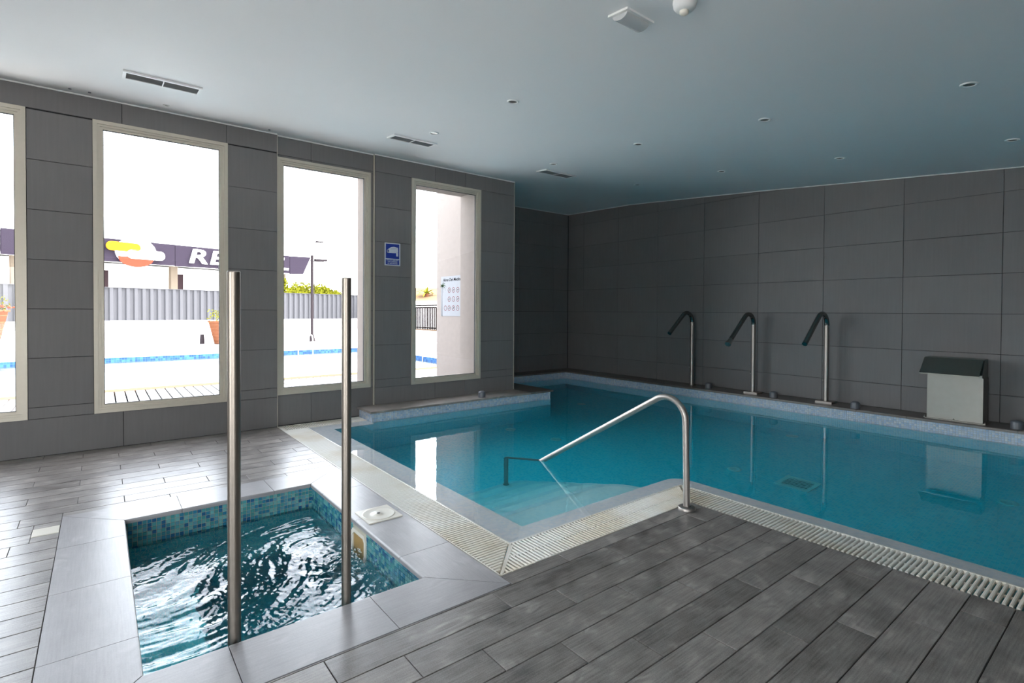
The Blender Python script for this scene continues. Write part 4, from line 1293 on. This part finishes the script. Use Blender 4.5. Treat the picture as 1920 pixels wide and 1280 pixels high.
b = MB(); b.extr([(-0.062 + 0.009 * math.cos(2 * PI * i / 14), 0.191 + 0.012 * math.sin(2 * PI * i / 14)) for i in range(14)], Ms @ Matrix.Translation((0, 0, 0.0016)), 0.0006)
b.build('camera_lens', m_blue, sg)
for ln, z, s_ in (('ESPACIO VIGILADO', 0.066, 0.0195), ('POR CÁMARAS', 0.044, 0.0205), ('DE SEGURIDAD', 0.021, 0.0205)):
    o = link('lettering', text_mesh(ln, s_, 0.0004, bold=0.0004), m_signwhite, sg)
    o.location = (0, -0.0056, z); o.rotation_euler = (PI / 2, 0, 0)

exec_outside = True
# ================================================================== outside
m_terr = simple('pale_terrace_board', (0.20, 0.195, 0.197), 1.0, noise_amt=0.08, spec=0.0)
m_terrdark = simple('terrace_gap', (0.01, 0.01, 0.012), 1.0, spec=0.0)
m_sand = simple('sandy_pool_edge', (0.10, 0.070, 0.048), 1.0, spec=0.0)
m_pave = simple('white_paving', (0.75, 0.73, 0.70), 0.8, noise_amt=0.04)
m_opool = simple('pale_pool_lining', (0.62, 0.74, 0.78), 0.5)
m_oband = mosaic_mat('blue_waterline_tile', [(0.012, 0.05, 0.16), (0.02, 0.075, 0.20), (0.008, 0.035, 0.13), (0.03, 0.10, 0.22)], (0.05, 0.10, 0.18), pitch=0.06, rough=1.0)
m_owater = pane_mat('outdoor_water', (0.90, 0.97, 1.0), 0.22)
gr = MB()
gr.box(-4.60, -4.28, -16, 7.55, -0.25, 0.0)                 # near edge strip is separate below
gr.v = []; gr.f = []; gr.mi = []; gr.sm = []
gr.box(-90, -11.9, -70, 90, -0.4, 0.0)
gr.box(-11.9, -4.6, 7.55, 90, -0.4, 0.0)
gr.box(-4.6, -1.8, 4.9, 90, -0.4, -0.002)
gr.box(-11.9, -4.6, -70, -16, -0.4, 0.0)
gr.box(-4.6, -0.2, -70, -1.92, -0.4, -0.004)
gr.box(9.75, 60, -70, 90, -0.4, -0.004)
gr.box(-0.2, 9.75, -70, -4.45, -0.4, -0.004)
tag(gr.build('ground', m_pave), kind='structure')
te = MB(); te.box(-4.28, -0.16, -1.92, 4.9, -0.3, -0.09)
terr = tag(te.build('terrace', m_terrdark), kind='structure')
bw = 0.138
bm_ = MB(); bm_.box(-4.28, -0.57, -bw / 2 + .010, bw / 2 - .010, -0.02, 0.0); board_me = bm_.mesh('board')
y = 0.175 - bw / 2 - 15 * bw
while y + bw / 2 < 4.75:
    o = link('board', board_me, m_terr, terr); o.location = (0, y, 0); y += bw

op = tag(empty('outdoor_pool', (-8.2, -4, 0)), 'bright outdoor swimming pool seen through the windows, with a blue tiled waterline', 'pool')
def obuild(mb, name, mat):
    mb.v = [(v[0] + 8.2, v[1] + 4, v[2]) for v in mb.v]
    return mb.build(name, mat, op)
b = MB(); b.box(-4.60, -4.28, -16, 7.55, -0.25, 0.004); obuild(b, 'edge_strip', m_sand)
b = MB()
b.add([(-11.9, -16, -1.3), (-4.6, -16, -1.3), (-4.6, 7.55, -1.3), (-11.9, 7.55, -1.3)], [(0, 1, 2, 3)])
for (p, q) in (((-11.9, -16), (-11.9, 7.55)), ((-11.9, 7.55), (-4.6, 7.55)), ((-4.6, 7.55), (-4.6, -16)), ((-4.6, -16), (-11.9, -16))):
    b.add([(p[0], p[1], -1.3), (q[0], q[1], -1.3), (q[0], q[1], 0), (p[0], p[1], 0)], [(0, 1, 2, 3)])
obuild(b, 'basin', m_opool)
b = MB(); b.box(-11.9, -11.885, -16, 7.54, -0.22, -0.002); b.box(-11.885, -4.615, 7.535, 7.55, -0.22, -0.002); obuild(b, 'waterline_tiles', m_oband)
b = MB(); b.add([(-11.89, -16, -0.13), (-4.6, -16, -0.13), (-4.6, 7.54, -0.13), (-11.89, 7.54, -0.13)], [(0, 1, 2, 3)])
ow = tag(b.build('outdoor_pool_water', m_owater), 'sunlit water of the outdoor pool beyond the windows', 'water', kind='stuff')

m_chrome = steel_mat('bright_rail', (0.7, 0.7, 0.7), 0.15)
def ladder(x, y, rz, lb):
    t = tag(empty('pool_ladder', (x, y, 0), rz), lb, 'ladder', 'steel ladders of the outdoor pool')
    for s_ in (-0.24, 0.24):
        b = MB(); b.tube(arc_path([(-0.35, s_, 0.0), (-0.30, s_, 0.50), (0.12, s_, 0.50), (0.16, s_, -1.0)], 0.16, 8), 0.02, 12); b.build('rail', m_chrome, t)
    for k in range(3):
        b = MB(); b.box(0.13, 0.2, -0.24, 0.24, -0.35 - 0.25 * k, -0.32 - 0.25 * k); b.build('rung', m_chrome, t)
ladder(-11.9, 5.45, 0.0, 'pale steel pool ladder left of the street lamp, beyond the second window')
ladder(-7.45, 7.55, -PI / 2, 'pale steel pool ladder outside the third window, below the railing')

# boundary wall with corrugated fence
fA, fB = Vector((-28.9, -1.0, 0)), Vector((-32.75, 14.4, 0))
fd = (fB - fA).normalized(); fang = math.atan2(fd.y, fd.x)
base = fA - fd * 16; flen = 16 + (fB - fA).length + 3
bwall = tag(empty('boundary_wall', base, fang), 'low white boundary wall behind the outdoor pool', 'wall')
b = MB(); b.box(0, flen, 0, 0.25, 0, 0.70); b.build('base', m_white, bwall)
b = MB(); b.box(0, flen, -0.03, 0.28, 0.70, 0.72); b.build('cap', m_white, bwall)
fen = tag(empty('corrugated_fence', base + Vector((0, 0, 0.72)), fang), 'light grey corrugated metal fence on top of the white boundary wall', 'fence')
m_corr = simple('grey_corrugated_metal', (0.052, 0.052, 0.057), 1.0, spec=0.0)
pitch = 0.38; per = 7
b = MB()
pr = []
for k in range(per):
    x = k * pitch
    pr += [(x, 0.0), (x + 0.15, 0.0), (x + 0.19, 0.085), (x + 0.34, 0.085)]
pr.append((per * pitch, 0.0))
v = [(p[0], 0.08 + p[1], 0) for p in pr] + [(p[0], 0.08 + p[1], 1.80) for p in pr]
n_ = len(pr)
b.add(v, [(i, i + 1, n_ + i + 1, n_ + i) for i in range(n_ - 1)])
v2 = [(p[0], p[1] + 0.006, p[2]) for p in v]; b.add(v2, [(i + 1, i, n_ + i, n_ + i + 1) for i in range(n_ - 1)])
sheet = b.mesh('sheet')
k = 0
while (k + 1) * per * pitch < flen:
    o = link('sheet', sheet, m_corr, fen); o.location = (k * per * pitch, 0, 0); k += 1
b = MB(); b.box(0, flen, 0.06, 0.18, 1.80, 1.83); b.build('top_rail', m_corr, fen)

# street lamps
m_lamp = simple('grey_lamp_metal', (0.022, 0.018, 0.02), 1.0, spec=0.0)
def street_lamp(loc, h, arm, lb, r=0.06):
    t = tag(empty('street_lamp', loc), lb, 'street lamp', 'street lamps beyond the outdoor pool')
    b = MB(); b.tube([(0, 0, 0), (0, 0, h)], r, 12); b.build('pole', m_lamp, t)
    b = MB(); b.cyl((0, 0), r * 2.4, r * 1.3, 0, 0.30, 14); b.build('base', m_lamp, t)
    b = MB(); b.box(-0.02, 0.02, -0.08, arm, h - 0.26, h - 0.22); b.build('arm', m_lamp, t)
    b = MB(); b.box(-0.10, 0.10, arm * 0.25, arm * 1.25, h - 0.225, h - 0.15); b.build('lamp_head', m_lamp, t)
street_lamp((-16.7, 7.2, 0), 3.72, 0.50, 'near grey street lamp post beyond the outdoor pool, seen through the second window')
street_lamp((-34.8, 13.0, 0), 6.85, 0.55, 'distant taller street lamp whose head shows above the near one', 0.02)

# planters
m_pot = simple('terracotta_planter', (0.11, 0.045, 0.025), 1.0, spec=0.0)
m_leafy = simple('yellow_green_leaf', (0.13, 0.13, 0.012), 1.0, spec=0.0)
m_leafg = simple('green_leaf', (0.10, 0.18, 0.03), 0.6)
m_coral = simple('coral_petal', (0.25, 0.05, 0.03), 1.0, spec=0.0)
def planter(x, y, top_r, bot_r, h, flowers, lb):
    t = tag(empty('planter', (x, y, 0)), lb, 'planter', 'planters beyond the outdoor pool')
    b = MB()
    b.lathe((0, 0, 0), [(0.0, 0.0), (bot_r, 0.0), (top_r, h), (top_r * 1.08, h), (top_r * 1.08, h + 0.06), (top_r * 0.92, h + 0.06), (top_r * 0.88, h - 0.05), (0.0, h - 0.05)], 20)
    for q in range(6):
        zz = h * (q + 0.5) / 6; rr = bot_r + (top_r - bot_r) * zz / h
        b.lathe((0, 0, zz), [(rr, -0.02), (rr + 0.012, 0.0), (rr, 0.02)], 20)
    b.build('pot', m_pot, t)
    random.seed(5 + int(x * 10))
    lf = MB()
    for q in range(160):
        a = random.uniform(0, 2 * PI); rr = top_r * random.random() ** .5 * 1.1; zz = h + random.uniform(0.0, 0.5)
        c = Vector((rr * math.cos(a), rr * math.sin(a), zz)); d = Vector((random.gauss(0, 1), random.gauss(0, 1), random.gauss(0, 1))).normalized(); e = d.orthogonal().normalized()
        s_ = 0.05
        lf.add([c - d * s_, c + e * s_ * .5, c + d * s_, c - e * s_ * .5], [(0, 1, 2, 3)])
    o = lf.build('leaves', m_leafy, t); o['kind'] = 'stuff'
    if flowers:
        fl_ = MB()
        for q in range(60):
            a = random.uniform(0, 2 * PI); rr = top_r * random.uniform(0.3, 1.3); zz = h + random.uniform(-0.02, 0.28)
            fl_.lathe((rr * math.cos(a), rr * math.sin(a), zz), [(0.0005, -.03), (.05, 0), (0.0005, .03)], 7)
        o = fl_.build('flowers', m_coral, t); o['kind'] = 'stuff'
planter(-15.9, -2.85, 0.62, 0.36, 1.25, True, 'tapered terracotta planter with coral flowers outside the leftmost window')
planter(-17.0, 3.83, 0.50, 0.30, 0.85, False, 'tapered planter with a yellow green plant behind the left steel post')
b = MB(); b.cyl((0, 0), 0.09, 0.07, 0.0, 0.38, 14); o = tag(b.build('garden_bollard', m_lamp), 'short dark bollard on the pool terrace left of the planter', 'bollard'); o.location = (-17.3, 3.15, 0)

# service station: fascia, emblem, letters, building
A = Vector((-49.35, -5.99, 0)); ang = math.atan2(0.94529, -0.32622)
st = tag(empty('station_canopy', A, ang), 'long dark purple filling station fascia with a round emblem and white letters', 'canopy')
m_fascia = simple('dark_purple_fascia', (0.018, 0.0145, 0.0215), 1.0, spec=0.0)
m_fw = simple('sign_letter_white', (0.85, 0.85, 0.85), 0.5, noise_amt=0.02)
m_logo_y = simple('emblem_yellow', (0.36, 0.16, 0.008), 1.0, spec=0.0)
m_logo_r = simple('emblem_red', (0.22, 0.025, 0.015), 1.0, spec=0.0)
Mf = Matrix(((1, 0, 0, 0), (0, 0, -1, 0), (0, 1, 0, 0), (0, 0, 0, 1)))       # local z -> -y (towards the viewer)
cuts = [-14, -9.4, -4.8, 0.0, 4.1, 8.2, 12.3, 16.4, 20.5, 24.6, 27.4]
def fz(s): return 7.53 + 0.0035 * s
for i in range(len(cuts) - 1):
    a, b2 = cuts[i] + 0.02, cuts[i + 1] - 0.02
    if i == len(cuts) - 2: pts = [(a, 5.53), (26.36, 5.62), (27.4, fz(27.4) + 0.1), (a, fz(a))]
    else: pts = [(a, 5.53), (b2, 5.53 + 0.0035 * max(0, b2)), (b2, fz(b2)), (a, fz(a))]
    q = MB(); q.extr(pts, Mf, 0.15); q.build('fascia_panel', m_fascia, st)
q = MB(); q.box(-14, 26.3, 0.0, 7.0, 5.75, 7.4); q.build('canopy_roof', m_fw, st)
em = lambda pts, d0, d1, nm, mat: MB().extr(pts, Mf @ Matrix.Translation((0, 0, d0)), d1).build(nm, mat, st)
def ell(cx, cy, rx, ry, a0=0, a1=2 * PI, n_=28): return [(cx + rx * math.cos(a0 + (a1 - a0) * i / n_), cy + ry * math.sin(a0 + (a1 - a0) * i / n_)) for i in range(n_ + (0 if abs(a1 - a0 - 2 * PI) < .01 else 1))]
em(ell(9.0, 6.55, 1.62, 1.28), 0.15, 0.18, 'emblem_disc', m_fw)
def capsule(x0, x1, z0, z1, sh=0.0):
    r_ = (z1 - z0) / 2; c = (z0 + z1) / 2
    return [(x1 - r_ + r_ * math.cos(a), c + r_ * math.sin(a)) for a in [-PI / 2 + PI * i / 10 for i in range(11)]] + [(x0 + r_ - r_ * math.cos(a), c - r_ * math.sin(a) + sh) for a in [-PI / 2 + PI * i / 10 for i in range(11)]]
em(capsule(6.65, 9.3, 6.52, 7.30), 0.33, 0.12, 'emblem_yellow_lobe', m_logo_y)
em(capsule(8.2, 11.3, 5.92, 6.75), 0.33, 0.12, 'emblem_white_lobe', m_fw)
em(ell(8.95, 6.06, 1.40, 0.88, PI, 2 * PI), 0.33, 0.10, 'emblem_red_part', m_logo_r)
for i, ch in enumerate('REPSOL'):
    o = link('letter', text_mesh(ch, 1.95, 0.08, shear=0.18, bold=0.035, align='LEFT'), m_fw, st)
    w_ = max(v_.co.x for v_ in o.data.vertices) - min(v_.co.x for v_ in o.data.vertices)
    x0_ = min(v_.co.x for v_ in o.data.vertices)
    tw = {'R': 1.72, 'E': 1.55, 'P': 1.6, 'S': 1.55, 'O': 1.75, 'L': 1.25}[ch]
    o.scale = (tw / w_, 1.0, 1.0)
    o.location = ([13.55, 15.55, 17.35, 19.15, 20.95, 23.1][i] - x0_ * tw / w_, -0.24, 5.97); o.rotation_euler = (PI / 2, 0, 0)
m_pillar = simple('beige_pillar', (0.085, 0.07, 0.055), 1.0, spec=0.0)
for s_ in (-6.0, 1.5, 6.95, 13.15, 19.5, 25.0):
    q = MB(); q.box(s_ - 0.6, s_, 1.2, 1.7, 0, 5.6); q.build('column', m_pillar, st)
sb_ = tag(empty('station_building', A, ang), 'low white station building under the purple fascia', 'building')
m_bw = simple('white_station_wall', (0.8, 0.78, 0.76), 0.7, noise_amt=0.02)
q = MB(); q.box(-14, 21.0, 3.0, 7.0, 0, 5.6); q.build('wall', m_bw, sb_)
m_dwin = simple('dark_window', (0.015, 0.01, 0.011), 1.0, spec=0.0)
for (a, b2) in ((6.97, 7.40), (13.17, 13.70)):
    q = MB(); q.box(a, b2, 1.25, 3.02, 0.0, 4.85); q.build('window', m_dwin, sb_)

# railing, parapet, house and vegetation to the right (third window)
ra = tag(empty('iron_railing', (-16.4, 12.0, 0.48)), 'black iron railing on a white parapet outside the third window', 'railing')
m_iron = simple('black_iron', (0.008, 0.006, 0.006), 1.0, spec=0.0)
for z_ in (0.08, 1.02, 1.13):
    q = MB(); q.box(-2.0, 3.2, -0.02, 0.02, z_ - 0.028, z_ + 0.028); q.build('rail', m_iron, ra)
k = 0
bar = MB(); bar.box(-0.026, 0.026, -0.02, 0.02, 0.0, 1.04); barm = bar.mesh('baluster')
x = -2.0
while x < 3.2:
    o = link('baluster', barm, m_iron, ra); o.location = (x, 0, 0); x += 0.16
par = tag(empty('parapet', (-16.4, 12.1, 0)), 'low white parapet carrying the black iron railing', 'wall')
q = MB(); q.box(-2.2, 3.4, -0.2, 0.15, 0, 0.44); q.build('base', m_white, par)
q = MB(); q.box(-2.3, 3.5, -0.25, 0.2, 0.44, 0.48); q.build('coping', m_sand, par)
ho = tag(empty('tiled_house', (-30.0, 22.0, 0), 0.9), 'pale house with a low hipped roof behind the iron railing', 'house')
m_roof = simple('pale_clay_roof', (0.14, 0.09, 0.055), 1.0, spec=0.0)
q = MB(); q.box(-5, 5, -3, 3, 0, 2.1); q.build('wall', m_bw, ho)
q = MB(); q.add([(-5.4, -3.4, 2.1), (5.4, -3.4, 2.1), (5.4, 3.4, 2.1), (-5.4, 3.4, 2.1), (-2.5, 0, 3.2), (2.5, 0, 3.2)], [(0, 1, 5, 4), (1, 2, 5), (2, 3, 4, 5), (3, 0, 4), (3, 2, 1, 0)]); q.build('roof', m_roof, ho)
q = MB(); q.box(-3.3, -2.5, -3.05, -2.98, 0.9, 1.7); q.build('window', m_dwin, ho)
q = MB(); q.box(2.2, 3.0, -3.05, -2.98, 0.9, 1.7); q.build('window', m_dwin, ho)

def tree(loc, r, h, n_, mat, lb, seed, flat=1.0):
    random.seed(seed)
    t = tag(empty('tree', loc), lb, 'tree', 'trees behind the corrugated fence')
    b = MB(); b.tube([(0, 0, 0), (0.1, 0, h * .5), (0, 0.1, h)], 0.16, 8); b.build('trunk', m_pot, t)
    lf = MB()
    lumps = [(Vector((random.uniform(-1, 1) * r, random.uniform(-1, 1) * r, h + random.uniform(-0.3, 0.6) * r * flat)), r * random.uniform(0.35, 0.6)) for _ in range(9)]
    for q in range(n_):
        c0, rr = random.choice(lumps)
        d0 = Vector((random.gauss(0, 1), random.gauss(0, 1), random.gauss(0, 1) * flat)).normalized() * rr * random.random() ** .4
        c = c0 + d0; d = Vector((random.gauss(0, 1), random.gauss(0, 1), random.gauss(0, 1))).normalized(); e = d.orthogonal().normalized()
        s_ = random.uniform(0.08, 0.17)
        lf.add([c - d * s_, c + e * s_ * .6, c + d * s_, c - e * s_ * .6], [(0, 1, 2, 3)])
    o = lf.build('foliage', mat, t); o['kind'] = 'stuff'
tree((-41.6, 11.3, 0), 1.1, 3.2, 2600, m_leafy, 'yellow green tree top behind the fence under the end of the purple fascia', 3)
tree((-40.0, 14.0, 0), 1.5, 2.6, 3400, m_leafy, 'broad yellow green tree top behind the fence, around the lamp post', 4, 0.6)
tree((-39.3, 16.0, 0), 1.3, 2.4, 2600, m_leafy, 'low yellow green tree top behind the fence, right of the lamp post', 9, 0.6)
pt = tag(empty('palm_tree', (-29.0, 19.6, 0)), 'small palm and shrubs showing above the pale house roof', 'palm')
q = MB(); q.tube([(0, 0, 0), (0, 0, 2.7)], 0.14, 10); q.build('trunk', m_pot, pt)
q = MB(); random.seed(12)
for k in range(16):
    a = 2 * PI * k / 16; el_ = random.uniform(0.1, 1.1)
    prev = Vector((0, 0, 2.65)); d = Vector((math.cos(a) * math.cos(el_), math.sin(a) * math.cos(el_), math.sin(el_)))
    for s_ in range(6):
        nx_ = prev + d * 0.17; d = (d + Vector((0, 0, -0.22))).normalized()
        w_ = 0.11 * (1 - s_ / 7); sd = Vector((-math.sin(a), math.cos(a), 0)) * w_
        q.add([prev - sd, prev + sd, nx_ + sd * .8, nx_ - sd * .8], [(0, 1, 2, 3)]); prev = nx_
q.build('fronds', m_leafy, pt)

# poster on the outer wall
po = tag(empty('pool_rules_poster', (-1.64, 4.748, 1.262)), 'white pool rules poster with a palm tree on the beige outer wall', 'poster')
m_paper = simple('poster_paper', (0.24, 0.245, 0.26), 1.0, spec=0.0)
m_ink = simple('poster_ink', (0.004, 0.004, 0.005), 1.0, spec=0.0)
m_pred = simple('poster_red', (0.12, 0.02, 0.02), 1.0, spec=0.0)
m_palm = simple('poster_palm_green', (0.02, 0.045, 0.015), 1.0, spec=0.0)
q = MB(); q.box(0.0, 0.92, -0.006, 0.0, 0.0, 0.69); q.build('sheet', m_paper, po)
Mp = Matrix(((1, 0, 0, 0), (0, 0, -1, -0.006), (0, 1, 0, 0), (0, 0, 0, 1)))
o = link('lettering', text_mesh('Aires Del Mediterráneo', 0.072, 0.0004, bold=0.0012, align='LEFT', shear=0.2), m_ink, po)
w_ = max(v_.co.x for v_ in o.data.vertices); o.scale = (0.80 / w_, 1, 1)
o.location = (0.07, -0.0066, 0.605); o.rotation_euler = (PI / 2, 0, 0)
q = MB()
for (cx_, row) in [(c, r_) for r_ in range(3) for c in (0.275, 0.414, 0.55, 0.69, 0.82)] + [(0.15, 2)]:
    zc = 0.448 - 0.155 * row
    poly_frame(q, ell(cx_, zc, 0.046, 0.046, n_=20), ell(cx_, zc, 0.037, 0.037, n_=20), Mp, 0.0, 0.0006)
q.build('prohibition_rings', m_pred, po)
q = MB()
random.seed(3)
for (cx_, row) in [(c, r_) for r_ in range(3) for c in (0.275, 0.414, 0.55, 0.69, 0.82)]:
    zc = 0.448 - 0.155 * row; a = random.choice([0.7, -0.6, 0.2])
    dx, dz = 0.022 * math.cos(a), 0.022 * math.sin(a)
    q.extr([(cx_ - dx - .004, zc - dz), (cx_ - dx + .004, zc - dz - .008), (cx_ + dx + .004, zc + dz), (cx_ + dx - .004, zc + dz + .008)], Mp, 0.0008)
q.build('pictograms', m_ink, po)
q = MB()
q.extr([(0.028, -0.005), (0.046, -0.005), (0.040, 0.36), (0.044, 0.54), (0.034, 0.54), (0.032, 0.36)], Mp, 0.0008); q.build('palm_trunk', m_ink, po)
q = MB()
for a, L_ in ((0.9, .14), (0.4, .17), (-0.1, .18), (-0.7, .17), (2.3, .08), (2.9, .09), (3.5, .08), (1.5, .1)):
    pts_c = []; x_, z__, aa = 0.04, 0.53, a
    for s_ in range(6):
        pts_c.append((x_, z__)); x_ += L_ / 6 * math.cos(aa); z__ += L_ / 6 * math.sin(aa); aa -= 0.28 * (1 if math.cos(a) > 0 else -1)
    for s_ in range(5):
        (x1_, z1_), (x2_, z2_) = pts_c[s_], pts_c[s_ + 1]; w_ = 0.012 * (1 - s_ / 6)
        q.extr([(x1_, z1_ - w_), (x2_, z2_ - w_), (x2_, z2_ + w_ * .6), (x1_, z1_ + w_ * .6)], Mp, 0.0009)
q.build('palm_fronds', m_palm, po)
